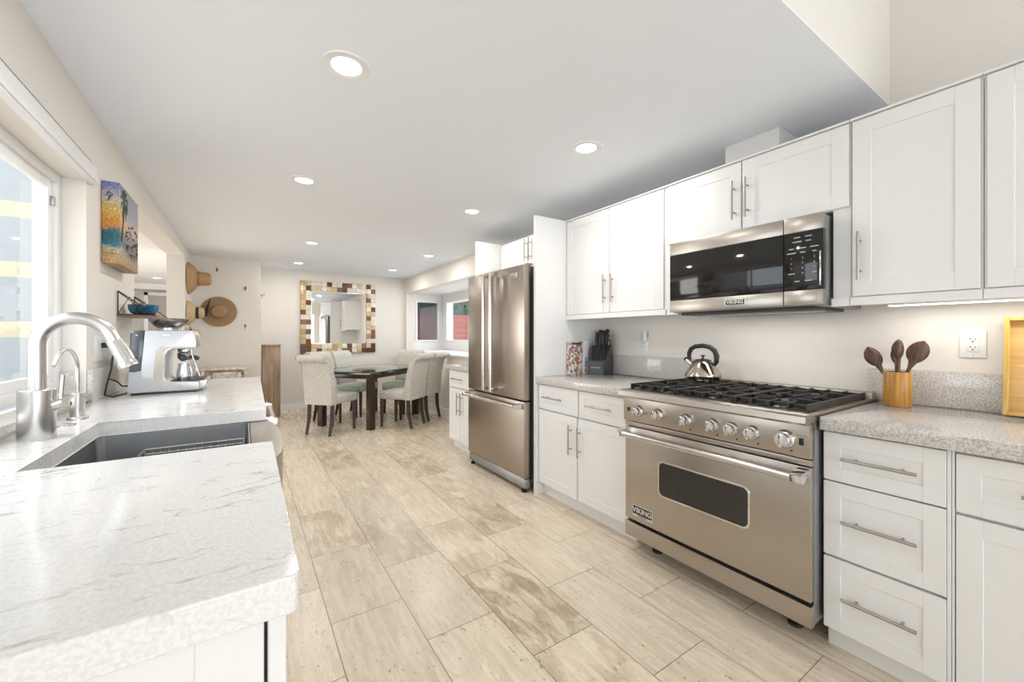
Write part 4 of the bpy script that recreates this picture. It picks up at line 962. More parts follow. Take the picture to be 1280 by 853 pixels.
# ---------------------------------------------------------------- espresso machine
ex, ez = -0.515, 0.912; e0, e1 = 2.87, 3.16
t = thing('espresso_machine', 'brushed silver espresso machine with bean hopper on the far end of the sink worktop', 'coffee machine', (-0.35, 3.0, 0.912))
def P(x, z): return (ex + x, ez + z)
prof = [P(0.0, 0.012), P(0.006, 0.12), P(0.058, 0.125), P(0.066, 0.345), P(0.252, 0.345), P(0.268, 0.338), P(0.280, 0.318), P(0.288, 0.268), P(0.283, 0.250), P(0.180, 0.246), P(0.160, 0.236), P(0.150, 0.215), P(0.142, 0.09), P(0.150, 0.068), P(0.170, 0.062), P(0.30, 0.058), P(0.300, 0.016), P(0.285, 0.012)]
prof_cover = prof
B().prism(prof, e0, e0 + 0.02, 'Y', 0.004, 3).obj('side_panel', 'espresso_body', t)
B().prism(prof, e1 - 0.02, e1, 'Y', 0.004, 3).obj('side_panel', 'espresso_body', t)
core = [P(0.004, 0.012), P(0.008, 0.118), P(0.060, 0.123), P(0.068, 0.343), P(0.250, 0.343), P(0.276, 0.318), P(0.284, 0.268), P(0.279, 0.253), P(0.17, 0.249), P(0.146, 0.225), P(0.138, 0.09), P(0.148, 0.066), P(0.170, 0.050), P(0.296, 0.050), P(0.296, 0.014)]
B().prism(core, e0 + 0.02, e1 - 0.02, 'Y').obj('body', 'espresso_body', t)
# polished rim around the brew bay
rim = []
for x, z in ((0.283, 0.250), (0.180, 0.246), (0.160, 0.236), (0.150, 0.215), (0.142, 0.09), (0.150, 0.068), (0.170, 0.062), (0.29, 0.058)): rim.append((ex + x, e0 - 0.001, ez + z))
B().tube(rim, 0.0035, 8).obj('bay_rim', 'chrome', t)
inset = [P(0.135, 0.255), P(0.112, 0.235), P(0.104, 0.10), P(0.115, 0.055), P(0.150, 0.045), P(0.170, 0.060), P(0.150, 0.068), P(0.142, 0.09), P(0.150, 0.215), P(0.160, 0.236), P(0.180, 0.246), P(0.27, 0.250), P(0.27, 0.258)]
B().prism(inset, e0 - 0.0015, e0 + 0.001, 'Y', 0.0005, 1).obj('bay_surround', pbr('warm_polished_steel', (0.62, 0.57, 0.50), 0.2, 1.0, vary=0.02), t)
B().prism([P(0.006, 0.125), P(0.010, 0.325), P(0.018, 0.342), P(0.064, 0.344), P(0.056, 0.128)], e0 + 0.004, e1 - 0.004, 'Y', 0.003).obj('water_tank', pbr('smoky_tank', (0.10, 0.11, 0.125), 0.12, vary=0.1), t)
B().prism([P(0.0, 0.012), P(0.006, 0.12), P(0.056, 0.124), P(0.050, 0.012)], e0 - 0.001, e0 + 0.001, 'Y').obj('tank_base', pbr('grey_plastic', (0.46, 0.48, 0.52), 0.4, vary=0.02), t)
B().box(ex + 0.01, ex + 0.28, e0 + 0.01, e1 - 0.01, ez, ez + 0.0125, 0.002).obj('foot_plate', 'black', t)
b = B().prism([P(0.165, 0.020), P(0.165, 0.058), P(0.300, 0.058), P(0.330, 0.068), P(0.336, 0.060), P(0.328, 0.030), P(0.315, 0.018)], e0 + 0.006, e1 - 0.006, 'Y', 0.004, 3)
dt = b.obj('drip_tray', 'espresso_body', t)
B().box(ex + 0.17, ex + 0.318, e0 + 0.02, e1 - 0.02, ez + 0.060, ez + 0.066, 0.001).obj('drip_grille', 'black', dt)
B().lathe((ex + 0.225, 3.00, ez + 0.208), [(0.034, 0.045), (0.036, 0.03), (0.036, 0.018), (0.030, 0.012), (0.0001, 0.012)], 28).obj('group_head', 'chrome', t)
pf = B().lathe((ex + 0.225, 3.00, ez + 0.176), [(0.0001, -0.002), (0.026, 0.0), (0.036, 0.010), (0.037, 0.035), (0.033, 0.042), (0.0001, 0.042)], 28).obj('portafilter', 'steel_grey', t)
B().tube([(ex + 0.25, 3.00, ez + 0.196), (ex + 0.27, 2.96, ez + 0.194), (ex + 0.285, 2.90, ez + 0.188)], [0.008, 0.010, 0.013], 14).obj('handle', 'black', pf)
B().lathe((ex + 0.222, 2.93, ez + 0.190), [(0.014, 0), (0.018, 0.004), (0.018, 0.018), (0.014, 0.022), (0.0001, 0.022)], 20, '-Y').obj('tamper', 'black', t)
B().tube([(ex + 0.262, 2.90, ez + 0.25), (ex + 0.264, 2.895, ez + 0.21), (ex + 0.285, 2.89, ez + 0.14), (ex + 0.30, 2.888, ez + 0.085)], 0.0035, 10).obj('steam_wand', 'nickel', t)
hp = B().lathe((ex + 0.150, 3.02, ez + 0.347), [(0.050, 0), (0.054, 0.004), (0.054, 0.014), (0.066, 0.022), (0.088, 0.048), (0.092, 0.060), (0.089, 0.061), (0.082, 0.048), (0.058, 0.026), (0.046, 0.018)], 40).obj('bean_hopper', 'hopperglass', t)
B().lathe((ex + 0.150, 3.02, ez + 0.345), [(0.052, 0), (0.055, 0.002), (0.055, 0.011), (0.050, 0.015), (0.0001, 0.015)], 40).obj('hopper_collar', 'nickel', hp)
B().lathe((ex + 0.150, 3.02, ez + 0.362), [(0.0001, 0), (0.052, 0.004), (0.074, 0.028), (0.078, 0.038), (0.0001, 0.040)], 40).obj('beans', pbr('coffee_beans', (0.10, 0.055, 0.035), 0.4, bump=1.0, bscale=90, vary=0.8, vscale=90), hp)
B().lathe((ex + 0.150, 3.02, ez + 0.409), [(0.0001, 0.006), (0.084, 0.005), (0.092, 0.002), (0.092, 0.0), (0.0001, 0.0)], 40).obj('hopper_lid', pbr('smoky_lid', (0.16, 0.15, 0.15), 0.1, vary=0.05), hp)
b = B().prism([(ex + 0.135 + p, ez + 0.318 + q_) for p, q_ in ((0.0, 0.0), (0.004, -0.005), (0.040, -0.005), (0.046, -0.002), (0.048, 0.004), (0.042, 0.008), (0.006, 0.008))], e0 - 0.003, e0 + 0.0005, 'Y')
b.obj('name_plate', 'steel_grey', t)
B().prism([(ex + 0.138 + p, ez + 0.3185 + q_) for p, q_ in ((0.0, 0.0), (0.003, -0.003), (0.038, -0.003), (0.041, 0.003), (0.003, 0.005))], e0 - 0.0036, e0 - 0.0029, 'Y').obj('name_plate_face', 'silverink', t, smooth=False)
for x, z in ((0.018, 0.335), (0.036, 0.318), (0.022, 0.205)):
    B().box(ex + x - 0.004, ex + x + 0.004, e0 + 0.0025, e0 + 0.0045, ez + z - 0.002, ez + z + 0.002).obj('tank_mark', 'silverink', t, smooth=False)
# milk jug
t = thing('milk_jug', 'small polished steel jug standing on the espresso machine tray', 'jug', (ex + 0.225, 2.96, ez + 0.066))
B().lathe((ex + 0.225, 2.96, ez + 0.0662), [(0.036, 0), (0.038, 0.003), (0.038, 0.04), (0.030, 0.075), (0.031, 0.092), (0.029, 0.092), (0.028, 0.075), (0.0365, 0.04), (0.0001, 0.004)], 30).obj('vessel', 'chrome', t)
B().tube([(ex + 0.258, 2.955, ez + 0.145), (ex + 0.278, 2.95, ez + 0.14), (ex + 0.280, 2.95, ez + 0.10), (ex + 0.262, 2.955, ez + 0.085)], 0.003, 10).obj('handle', 'chrome', t)
# switch plate + plug + cord left
t = thing('outlet_plate', 'white switch and outlet plate on the left wall behind the faucets', 'outlet', (XL, 2.86, 1.16))
B().box(XL, XL + 0.006, 2.775, 2.92, 1.10, 1.222, 0.002).obj('plate', 'plastic', t)
B().box(XL + 0.006, XL + 0.009, 2.80, 2.835, 1.125, 1.197, 0.001).obj('switch', 'plastic', t)
B().box(XL + 0.006, XL + 0.008, 2.86, 2.895, 1.125, 1.197, 0.001).obj('socket', 'plastic', t)
t = thing('power_cord', 'black plug and cord running down to the espresso machine', 'cord', (XL + 0.02, 2.88, 1.18))
B().box(XL + 0.008, XL + 0.034, 2.862, 2.893, 1.165, 1.192, 0.004).obj('plug', 'black', t)
B().tube([(XL + 0.034, 2.88, 1.178), (XL + 0.05, 2.885, 1.15), (XL + 0.045, 2.87, 1.06), (XL + 0.04, 2.81, 0.98), (XL + 0.035, 2.80, 0.93), (XL + 0.06, 2.82, 0.918), (XL + 0.10, 2.86, 0.925), (XL + 0.108, 2.90, 0.935)], 0.0045, 10).obj('cord', 'black', t)
b = B(); b.tube([(XL + 0.04, 2.84, 1.01), (XL + 0.07, 2.86, 0.99), (XL + 0.085, 2.87, 0.965), (XL + 0.11, 2.90, 0.96)], 0.004, 8); b.obj('cord_loop', 'black', t)

# ---------------------------------------------------------------- painting, shelf, bowl
px0, px1, py0, py1, pz0, pz1 = XL + 0.002, -0.550, 2.90, 3.335, 1.605, 2.030
t = thing('beach_painting', 'colourful canvas painting of a palm beach at sunset on the left wall', 'painting', (px0, py0, pz0))
B().box(px0, px1, py0, py1, pz0, pz1, 0.003).obj('canvas', 'painting', t)
# palm painted in thin relief on the front and the near side
b = B()
b.tube([(px1 + 0.0005, 2.93, 1.73), (px1 + 0.0005, 2.97, 1.85), (px1 + 0.0005, 2.99, 1.95)], [0.006, 0.005, 0.004], 6)
for k in range(9):
    a = math.radians(-60 + k * 38); L_ = 0.085
    b.tube([(px1 + 0.0005, 2.99, 1.95), (px1 + 0.001, 2.99 + L_ * .6 * math.cos(a), 1.95 + L_ * .6 * math.sin(a) + 0.012), (px1 + 0.0005, 2.99 + L_ * math.cos(a), 1.95 + L_ * math.sin(a) - 0.018)], [0.004, 0.006, 0.001], 5)
b.tube([(-0.575, py0 - 0.0005, 1.96), (-0.59, py0 - 0.0005, 1.975), (-0.605, py0 - 0.0005, 1.95)], [0.002, 0.006, 0.001], 5)
b.tube([(-0.575, py0 - 0.0005, 1.96), (-0.585, py0 - 0.0005, 1.955), (-0.595, py0 - 0.0005, 1.925)], [0.002, 0.006, 0.001], 5)
b.obj('painted_palm', 'palm', t)
for nm, mt, zz, n_ in (('painted_bush', 'ribbon', (1.685, 1.855), 46),):
    b = B()
    for k in range(n_):
        yy = random.uniform(3.03, 3.315); z_ = random.uniform(*zz); a = random.uniform(0, PI); L_ = random.uniform(0.01, 0.03)
        b.tube([(px1 + 0.0002, yy - L_ * .5 * math.cos(a), z_ - L_ * .5 * math.sin(a)), (px1 + 0.001, yy, z_ + 0.003), (px1 + 0.0002, yy + L_ * .5 * math.cos(a), z_ + L_ * .5 * math.sin(a))], [0.001, 0.0035, 0.001], 5)
    b.obj(nm, mt, t)
t = thing('wire_shelf', 'small bronze wire wall shelf with triangular brackets above the espresso machine', 'shelf', (XL, 3.40, 1.36))
sh0, sh1, sz, sd = 3.20, 3.62, 1.352, 0.175
B().box(XL, XL + sd, sh0, sh1, sz - 0.010, sz, 0.001).obj('shelf_board', pbr('shelf_wood', (0.28, 0.17, 0.10), 0.5, vary=0.3, vscale=15), t)
for yy in (sh0, sh1):
    b = B(); X0 = XL + 0.006; top = sz + 0.135
    b.tube([(X0, yy, sz), (X0, yy, top)], 0.003, 8).tube([(X0, yy, top), (X0 + sd - 0.01, yy, sz)], 0.003, 8).tube([(X0, yy, sz), (X0 + sd - 0.008, yy, sz)], 0.003, 8)
    b.tube([(X0, yy, sz), (X0 + 0.05, yy, top - 0.03), (X0 + 0.085, yy, sz)], 0.0025, 8)
    b.tube([(X0, yy, top - 0.004), (X0 + 0.085, yy, sz + 0.05)], 0.002, 8)
    b.tube([(X0 + 0.085, yy, sz), (X0 + 0.10, yy, sz + 0.07)], 0.0025, 8)
    b.obj('bracket', 'wire', t)
t = thing('blue_bowl', 'glazed blue ceramic bowl on the wire shelf', 'bowl', (-0.528, 3.36, sz))
B().lathe((-0.528, 3.36, sz), [(0.0001, 0.001), (0.034, 0.0), (0.036, 0.004), (0.060, 0.016), (0.071, 0.038), (0.073, 0.066), (0.070, 0.067), (0.066, 0.040), (0.052, 0.018), (0.0001, 0.010)], 40).obj('bowl', 'bowlglaze', t)

# ---------------------------------------------------------------- hats and hooks
def hat(name, label, c, axis, rb, rc, hc, mat, band='ribbon', curl=0.03, sy=0.92, wav=0.0):
    t = thing(name, label, 'hat', c)
    prof = [(rb, curl), (rb * 0.93, curl * 0.75), (rb * 0.75, 0.012 + min(0, curl * 0.4)), (rc * 1.25, 0.006), (rc * 1.06, 0.012), (rc * 1.0, 0.03), (rc * 0.95, hc * 0.75), (rc * 0.80, hc * 0.95), (rc * 0.5, hc), (0.001, hc * 0.97),
            (0.001, hc * 0.93), (rc * 0.48, hc * 0.96), (rc * 0.76, hc * 0.9), (rc * 0.91, hc * 0.72), (rc * 0.96, 0.02), (rc * 1.2, 0.001), (rb * 0.75, 0.006 + min(0, curl * 0.4)), (rb * 0.93, curl * 0.75 - 0.005), (rb, curl - 0.004)]
    b = B().lathe(c, prof, 44, axis, sx=1, sy=sy, closed=True)
    if wav:
        cc = Vector(c)
        for v in b.bm.verts:
            d = v.co - cc
            rr_ = math.hypot(d.z, d.y if axis == 'X' else d.x)
            if rr_ > rc * 1.3:
                a = math.atan2(d.z, d.y if axis == 'X' else d.x); k = wav * (rr_ / rb) ** 2 * math.sin(3 * a + 1)
                if axis == 'X': v.co.x += abs(k)
                else: v.co.y -= abs(k)
    b.obj('body', mat, t)
    if band: B().lathe(c, [(rc * 1.065, 0.012), (rc * 1.03, 0.045), (rc * 1.0, 0.045), (rc * 1.03, 0.012)], 44, axis, sx=1, sy=sy, closed=True).obj('band', band, t)
    return t
h1 = hat('straw_hat', 'tan straw hat with tall crown hanging highest beside the opening', (XL + 0.085, 6.66, 1.975), 'X', 0.245, 0.105, 0.16, 'straw', 'straw_tan', -0.075, 0.85)
h2 = hat('straw_hat', 'wide-brimmed brown straw hat hanging face-on on the corner wall', (-0.310, YH - 0.012, 1.565), '-Y', 0.212, 0.092, 0.12, 'straw_tan', 'straw_tan', 0.012, 0.98)
# bow on the face-on hat
b = B()
for k in range(5):
    a = math.radians(150 + k * 18); b.tube([(-0.40, YH - 0.06, 1.74), (-0.40 + 0.06 * math.cos(a), YH - 0.085, 1.55 + 0.06 * math.sin(a)), (-0.40 + 0.075 * math.cos(a), YH - 0.05, 1.55 + 0.075 * math.sin(a) - 0.01)], [0.004, 0.010, 0.003], 8)
b.obj('bow', 'ribbon', h2)
hat('straw_hat', 'pale straw hat with black ribbon hanging below the tall-crowned hat', (XL + 0.075, 6.62, 1.525), 'X', 0.19, 0.085, 0.10, 'straw_pale', 'ribbon', -0.065, 0.85)
hat('straw_hat', 'lowest pale hat with dark band, half hidden behind the espresso machine', (XL + 0.02, 6.40, 1.24), 'X', 0.125, 0.080, 0.13, 'straw_pale', 'ribbon', 0.03, 0.9)
def hook(x, y, z, n, label):
    t = thing('wall_hook', label, 'hook', (x, y, z), 'small brass hooks on the corner wall')
    n = Vector(n); a = Vector((x, y, z))
    B().tube([a - n * 0.0, a + n * 0.006], 0.014, 16).obj('plate', 'brass', t)
    B().tube([a + n * 0.005, a + n * 0.03, a + n * 0.042 + Vector((0, 0, 0.006)), a + n * 0.045 + Vector((0, 0, 0.022))], [0.005, 0.005, 0.006, 0.008], 10).tube([a + n * 0.006, a + n * 0.02 + Vector((0, 0, -0.02)), a + n * 0.028 + Vector((0, 0, -0.03))], [0.005, 0.005, 0.006], 10).obj('hook_arm', 'brass', t)
hook(-0.330, YH, 2.155, (0, -1, 0), 'brass hook on the corner wall, highest, above the face-on hat')
hook(0.000, YH, 1.915, (0, -1, 0), 'brass hook on the corner wall, upper right of the face-on hat')
hook(0.000, YH, 1.370, (0, -1, 0), 'lowest brass hook on the corner wall, lower right of the face-on hat')
hook(0.190, YH + 0.03, 1.83, (1, 0, 0), 'brass hook sticking out at the right edge of the corner wall')

# bench and wooden pedestal
t = thing('console_table', 'whitewashed distressed low table against the corner wall', 'table', (-0.22, 6.75, 0))
B().box(-0.50, 0.035, 6.52, 6.97, 0.775, 0.800, 0.004).obj('top', 'whitewash', t)
b = B().box(-0.47, 0.0, 6.545, 6.56, 0.60, 0.775).box(-0.47, -0.455, 6.56, 6.95, 0.60, 0.775).box(-0.005, 0.01, 6.56, 6.95, 0.60, 0.775); b.obj('apron', 'bench_brown', t)
B().box(-0.36, -0.05, 6.535, 6.545, 0.62, 0.745, 0.003).obj('carved_panel', 'whitewash', t)
for xx in (-0.475, -0.015):
    for yy in (6.53, 6.93): B().box(xx, xx + 0.035, yy, yy + 0.035, 0, 0.775, 0.004).obj('leg', 'whitewash', t)
t = thing('wooden_pedestal', 'tall narrow weathered wooden stand beside the corner wall', 'stand', (0.32, 7.1, 0))
B().box(0.2055, 0.445, 7.03, 7.30, 0.0, 1.07, 0.004).obj('body', 'driftwood', t)
B().box(0.2052, 0.450, 7.022, 7.305, 1.0705, 1.095, 0.004).obj('top', 'driftwood', t)

# ---------------------------------------------------------------- mirror
t = thing('mosaic_mirror', 'large square wall mirror framed with cream, amber and brown stone mosaic', 'mirror', (0.77, YF - 0.02, 0.925))
a0, a1, c0, c1 = 0.77, 2.0075, 0.925, 2.1625; bw = 0.165; y0, y1 = YF - 0.035, YF - 0.002
b = B()
b.box(a0, a0 + bw, y0, y1, c0, c1, 0.003).box(a1 - bw, a1, y0, y1, c0, c1, 0.003).box(a0 + bw, a1 - bw, y0, y1, c0, c0 + bw, 0.003).box(a0 + bw, a1 - bw, y0, y1, c1 - bw, c1, 0.003)
b.obj('frame', 'mosaic', t)
b = B(); q = 0.012
for xx0, xx1, zz0, zz1 in ((a0 + bw - 0.001, a0 + bw + q, c0 + bw, c1 - bw), (a1 - bw - q, a1 - bw + 0.001, c0 + bw, c1 - bw), (a0 + bw, a1 - bw, c0 + bw - 0.001, c0 + bw + q), (a0 + bw, a1 - bw, c1 - bw - q, c1 - bw + 0.001)):
    b.box(xx0, xx1, y0 + 0.010, y1 - 0.004, zz0, zz1)
b.obj('bevel_strip', 'steel_light', t, smooth=False)
B().box(a0 + bw + q, a1 - bw - q, y0 + 0.016, y1 - 0.004, c0 + bw + q, c1 - bw - q).obj('mirror_glass', 'mirror', t, smooth=False)

# ---------------------------------------------------------------- dining set
TC = Vector((1.56, 6.085, 0)); TA = math.radians(40)
t = thing('dining_table', 'glass-topped dining table with dark wood legs', 'table', (0, 0, 0))
def clip(hx, hy, c):
    return [(-hx + c, -hy), (hx - c, -hy), (hx, -hy + c), (hx, hy - c), (hx - c, hy), (-hx + c, hy), (-hx, hy - c), (-hx, -hy + c)]
B().prism(clip(0.70, 0.50, 0.05), 0.748, 0.760, 'Z', 0.001, 1).obj('glass_top', 'tableglass', t, smooth=False)
e_out = clip(0.7005, 0.5005, 0.05); e_in = clip(0.6965, 0.4965, 0.048)
b = B(); vo = [[b.bm.verts.new((p[0], p[1], z)) for p in e_out] for z in (0.7475, 0.7605)]; vi = [[b.bm.verts.new((p[0], p[1], z)) for p in e_in] for z in (0.7475, 0.7605)]
for i in range(8):
    j = (i + 1) % 8
    b.bm.faces.new((vo[0][i], vo[0][j], vo[1][j], vo[1][i])); b.bm.faces.new((vi[0][j], vi[0][i], vi[1][i], vi[1][j]))
    b.bm.faces.new((vo[1][i], vo[1][j], vi[1][j], vi[1][i])); b.bm.faces.new((vo[0][j], vo[0][i], vi[0][i], vi[0][j]))
b.obj('glass_rim', 'glass_edge', t, smooth=False)
b = B()
b.box(-0.615, 0.615, -0.425, -0.345, 0.665, 0.715, 0.003).box(-0.615, 0.615, 0.345, 0.425, 0.665, 0.715, 0.003)
b.box(-0.615, -0.535, -0.345, 0.345, 0.665, 0.715, 0.003).box(0.535, 0.615, -0.345, 0.345, 0.665, 0.715, 0.003)
b.box(-0.32, -0.22, -0.425, 0.425, 0.7151, 0.735, 0.002).box(0.22, 0.32, -0.425, 0.425, 0.7151, 0.735, 0.002)
b.obj('apron', 'darkwood', t)
b = B()
for sx in (-1, 1):
    for sy in (-1, 1): b.tube([(sx * 0.27, sy * 0.30, 0.735), (sx * 0.27, sy * 0.30, 0.7478)], 0.02, 16)
b.obj('glass_pad', 'steel_grey', t)
for sx in (-1, 1):
    for sy in (-1, 1):
        B().box(sx * 0.575 - 0.042, sx * 0.575 + 0.042, sy * 0.385 - 0.042, sy * 0.385 + 0.042, 0, 0.6648, 0.004).obj('leg', 'darkwood', t)
t.location = TC; t.rotation_euler = (0, 0, TA)

def make_chair():
    t = thing('dining_chair', '', 'chair', (0, 0, 0), 'upholstered chairs around the glass table')
    B().box(-0.17, 0.235, -0.208, 0.208, 0.375, 0.485, 0.028, 4).obj('seat', 'linen', t)
    # scroll back: side profile (x forward, z up)
    pr = [(-0.255, 0.375), (-0.155, 0.375), (-0.150, 0.48), (-0.195, 0.70), (-0.245, 0.90), (-0.272, 0.955), (-0.315, 0.990), (-0.365, 0.992), (-0.392, 0.965), (-0.392, 0.930), (-0.365, 0.905), (-0.325, 0.905), (-0.305, 0.86), (-0.275, 0.68), (-0.258, 0.50)]
    B().prism(pr, -0.208, 0.208, 'Y', 0.012, 3).obj('backrest', 'linen', t, ang=50)
    for sy in (-1, 1):
        B().tube([(-0.370, sy * 0.2082, 0.948), (-0.370, sy * 0.2102, 0.948)], 0.030, 20).obj('scroll_end', 'linen', t)
        f = B().tube([(0.195, sy * 0.172, 0.39), (0.20, sy * 0.172, 0.0)], [0.033, 0.022], 4); f.obj('leg', 'chair_leg', t, smooth=False)
        f = B().tube([(-0.205, sy * 0.172, 0.39), (-0.215, sy * 0.172, 0.18), (-0.255, sy * 0.172, 0.0)], [0.033, 0.029, 0.022], 4); f.obj('leg', 'chair_leg', t, smooth=False)
    return t
ch0 = make_chair()
first = [True]
def place_chair(lx, ly, rz, label):
    if first[0]: r_ = ch0; first[0] = False
    else:
        r_ = ch0.copy(); C.objects.link(r_)
        for k in list(ch0.children):
            c_ = k.copy(); C.objects.link(c_); c_.parent = r_
    ca, sa = math.cos(TA), math.sin(TA)
    r_.location = (TC.x + lx * ca - ly * sa, TC.y + lx * sa + ly * ca, 0); r_.rotation_euler = (0, 0, TA + rz)
    r_['label'] = label
place_chair(-0.765, 0.05, 0, 'pale grey upholstered dining chair nearest the sink counter, its back to the kitchen')
place_chair(-0.20, -0.61, PI / 2, 'pale grey upholstered dining chair on the near right side, seen from its side')
place_chair(0.27, -0.61, PI / 2, 'pale grey upholstered dining chair nearest the refrigerator and small base cabinet')
place_chair(0.665, -0.06, PI, 'upholstered dining chair at the far end of the table by the bay window')
place_chair(-0.15, 0.50, -PI / 2, 'upholstered dining chair below the left part of the mirror, mostly hidden by the nearest chair')
place_chair(0.30, 0.50, -PI / 2, 'upholstered dining chair directly below the middle of the mosaic mirror')

# ---------------------------------------------------------------- things on the right worktops
# kettle
kx, ky, kz = 2.37, 1.44, 0.9575
t = thing('tea_kettle', 'polished steel whistling kettle with black handle on the rear left burner', 'kettle', (kx, ky, kz))
B().lathe((kx, ky, kz), [(0.0001, 0), (0.098, 0.0), (0.102, 0.004), (0.102, 0.012), (0.106, 0.022), (0.103, 0.035), (0.085, 0.068), (0.066, 0.098), (0.055, 0.112), (0.048, 0.116), (0.0001, 0.118)], 44).obj('body', pbr('kettle_steel', (0.56, 0.49, 0.40), 0.13, 1.0, vary=0.02), t)
lid = B().lathe((kx, ky, kz + 0.1145), [(0.050, 0), (0.050, 0.004), (0.035, 0.010), (0.010, 0.013), (0.006, 0.016), (0.006, 0.026), (0.014, 0.030), (0.014, 0.035), (0.0001, 0.037)], 30).obj('lid', 'black', t)
# spout towards +Y (left in the view), handle arc in the same plane
sd_ = Vector((-0.25, 1, 0)).normalized()
c_ = Vector((kx, ky, kz))
def K(a, z): return c_ + sd_ * a + Vector((0, 0, z))
sp_ = B().tube([K(0.055, 0.085), K(0.085, 0.108), K(0.100, 0.120)], [0.022, 0.017, 0.014], 18).obj('spout', 'steel_light', t)
B().tube([K(0.099, 0.119), K(0.108, 0.127)], [0.016, 0.012], 16).obj('whistle', 'black', sp_)
hp_ = [K(0.078, 0.112), K(0.082, 0.135), K(0.082, 0.160), K(0.070, 0.188), K(0.045, 0.203), K(0.0, 0.208), K(-0.040, 0.200), K(-0.068, 0.178), K(-0.080, 0.145), K(-0.078, 0.110), K(-0.066, 0.088)]
B().tube(hp_, [0.010, 0.012, 0.014, 0.014, 0.014, 0.014, 0.0145, 0.015, 0.016, 0.014, 0.009], 14).obj('handle', 'black', t)

# knife block
bx, by, bz = 2.425, 2.368, 0.9125; KS = 1.3
t = thing('knife_block', 'dark grey knife block full of black-handled knives', 'knife block', (bx, by, bz))
rz_ = Matrix.Rotation(math.radians(-58), 3, 'Z')       # local +x = front of block
def KB(x, y, z): return Vector((bx, by, bz)) + Matrix.Rotation(math.radians(199), 3, 'Z') @ (Vector((x, y, z)) * KS)
def solid(b, prof, y0, y1, f):
    n = len(prof); v0 = [b.bm.verts.new(f(p[0], y0, p[1])) for p in prof]; v1 = [b.bm.verts.new(f(p[0], y1, p[1])) for p in prof]
    fs = [b.bm.faces.new(v0), b.bm.faces.new(list(reversed(v1)))]
    for i in range(n): b.bm.faces.new((v0[i], v1[i], v1[(i + 1) % n], v0[(i + 1) % n]))
    es = list({e for q in fs for e in q.edges}); bmesh.ops.bevel(b.bm, geom=es, offset=0.002, segments=2, affect='EDGES')
b = B(); solid(b, [(-0.085, 0.0), (0.015, 0.0), (0.015, 0.095), (-0.02, 0.155), (-0.065, 0.185)], -0.052, 0.052, KB)
b.obj('block', 'knifeblock', t)
b = B(); solid(b, [(0.016, 0.0), (0.060, 0.0), (0.060, 0.085), (0.016, 0.100)], -0.050, 0.050, KB)
fb = b.obj('steak_knife_block', 'knifeblock', t)
mt_ = Matrix.Rotation(math.radians(199 + 90), 3, 'Z') @ FACE_NY
b = B(); b.text('FARBERWARE', 0.0135, KB(0.0606, 0, 0.045), mt_, 0.0003); b.obj('lettering', 'silverink', t, smooth=False)
for k in range(6):
    yy = -0.038 + k * 0.0152
    kn = thing('steak_knife', 'black-handled steak knife standing in the front row of the knife block', 'knife', KB(0.040, yy, 0.09), 'steak knives in the front row of the knife block')
    B().tube([KB(0.040, yy, 0.088), KB(0.032, yy, 0.12), KB(0.018, yy, 0.168), KB(0.014, yy, 0.180)], [0.008, 0.0095, 0.0105, 0.008], 10).obj('handle', 'black', kn)
for k, (xx, yy, hh) in enumerate(((-0.02, -0.034, 0.120), (-0.02, -0.012, 0.125), (-0.03, 0.012, 0.115), (-0.02, 0.034, 0.105), (-0.045, -0.022, 0.120), (-0.045, 0.024, 0.125))):
    kn = thing('kitchen_knife', 'large black-handled knife standing in the upper slots of the knife block', 'knife', KB(xx, yy, 0.15), 'large knives in the upper slots of the knife block')
    z0 = 0.153 if xx > -0.03 else 0.168
    B().tube([KB(xx, yy, z0 - 0.004), KB(xx - 0.004, yy, z0 + hh * .3), KB(xx - 0.012, yy, z0 + hh * .75), KB(xx - 0.02, yy, z0 + hh * .9)], [0.011, 0.0145, 0.015, 0.018], 12).obj('handle', 'black', kn)
t = thing('kitchen_shears', 'black-handled kitchen shears standing at the left of the knife block', 'scissors', KB(-0.01, 0.048, 0.15))
b = B()
for s_ in (-1, 1):
    cx_ = s_ * 0.014; pts = [KB(-0.005, 0.046 + cx_ * .9 + 0.011 * math.cos(a), 0.195 + 0.02 * math.sin(a)) for a in [2 * PI * i / 14 for i in range(15)]]
    b.tube(pts, 0.0045, 8)
b.tube([KB(-0.005, 0.044, 0.178), KB(-0.005, 0.040, 0.140)], 0.005, 8)
b.obj('handles', 'black', t)

# books
t = thing('cookbook', 'cookbook with food photographs on its cover beside the knife block', 'book', (2.25, 2.47, 0.9125))
B().box(2.184, 2.314, 2.462, 2.492, 0.916, 1.176, 0.001).obj('pages', 'paper', t)
B().box(2.180, 2.318, 2.458, 2.462, 0.9125, 1.180, 0.001).box(2.180, 2.184, 2.462, 2.496, 0.9125, 1.180, 0.0005).box(2.180, 2.318, 2.492, 2.496, 0.9125, 1.180, 0.001).obj('cover', 'foodcover', t)
B().box(2.200, 2.300, 2.4568, 2.4582, 1.155, 1.172).obj('title_band', 'darkink', t, smooth=False)
t = thing('cookbook', 'slim white cookbook with blue lettering, touching the knife block', 'book', (2.36, 2.47, 0.9125))
B().box(2.325, 2.392, 2.458, 2.496, 0.9125, 1.182, 0.002).obj('cover', 'paper', t)
b = B()
for i, (z0, z1) in enumerate(((1.03, 1.045), (1.01, 1.022), (0.99, 1.004), (0.97, 0.985))): b.box(2.345, 2.362, 2.4568, 2.4582, z0, z1)
b.obj('spine_print', 'blueink', t, smooth=False)
B().box(2.345, 2.360, 2.4568, 2.4582, 0.925, 0.955).obj('spine_logo', 'redink', t, smooth=False)

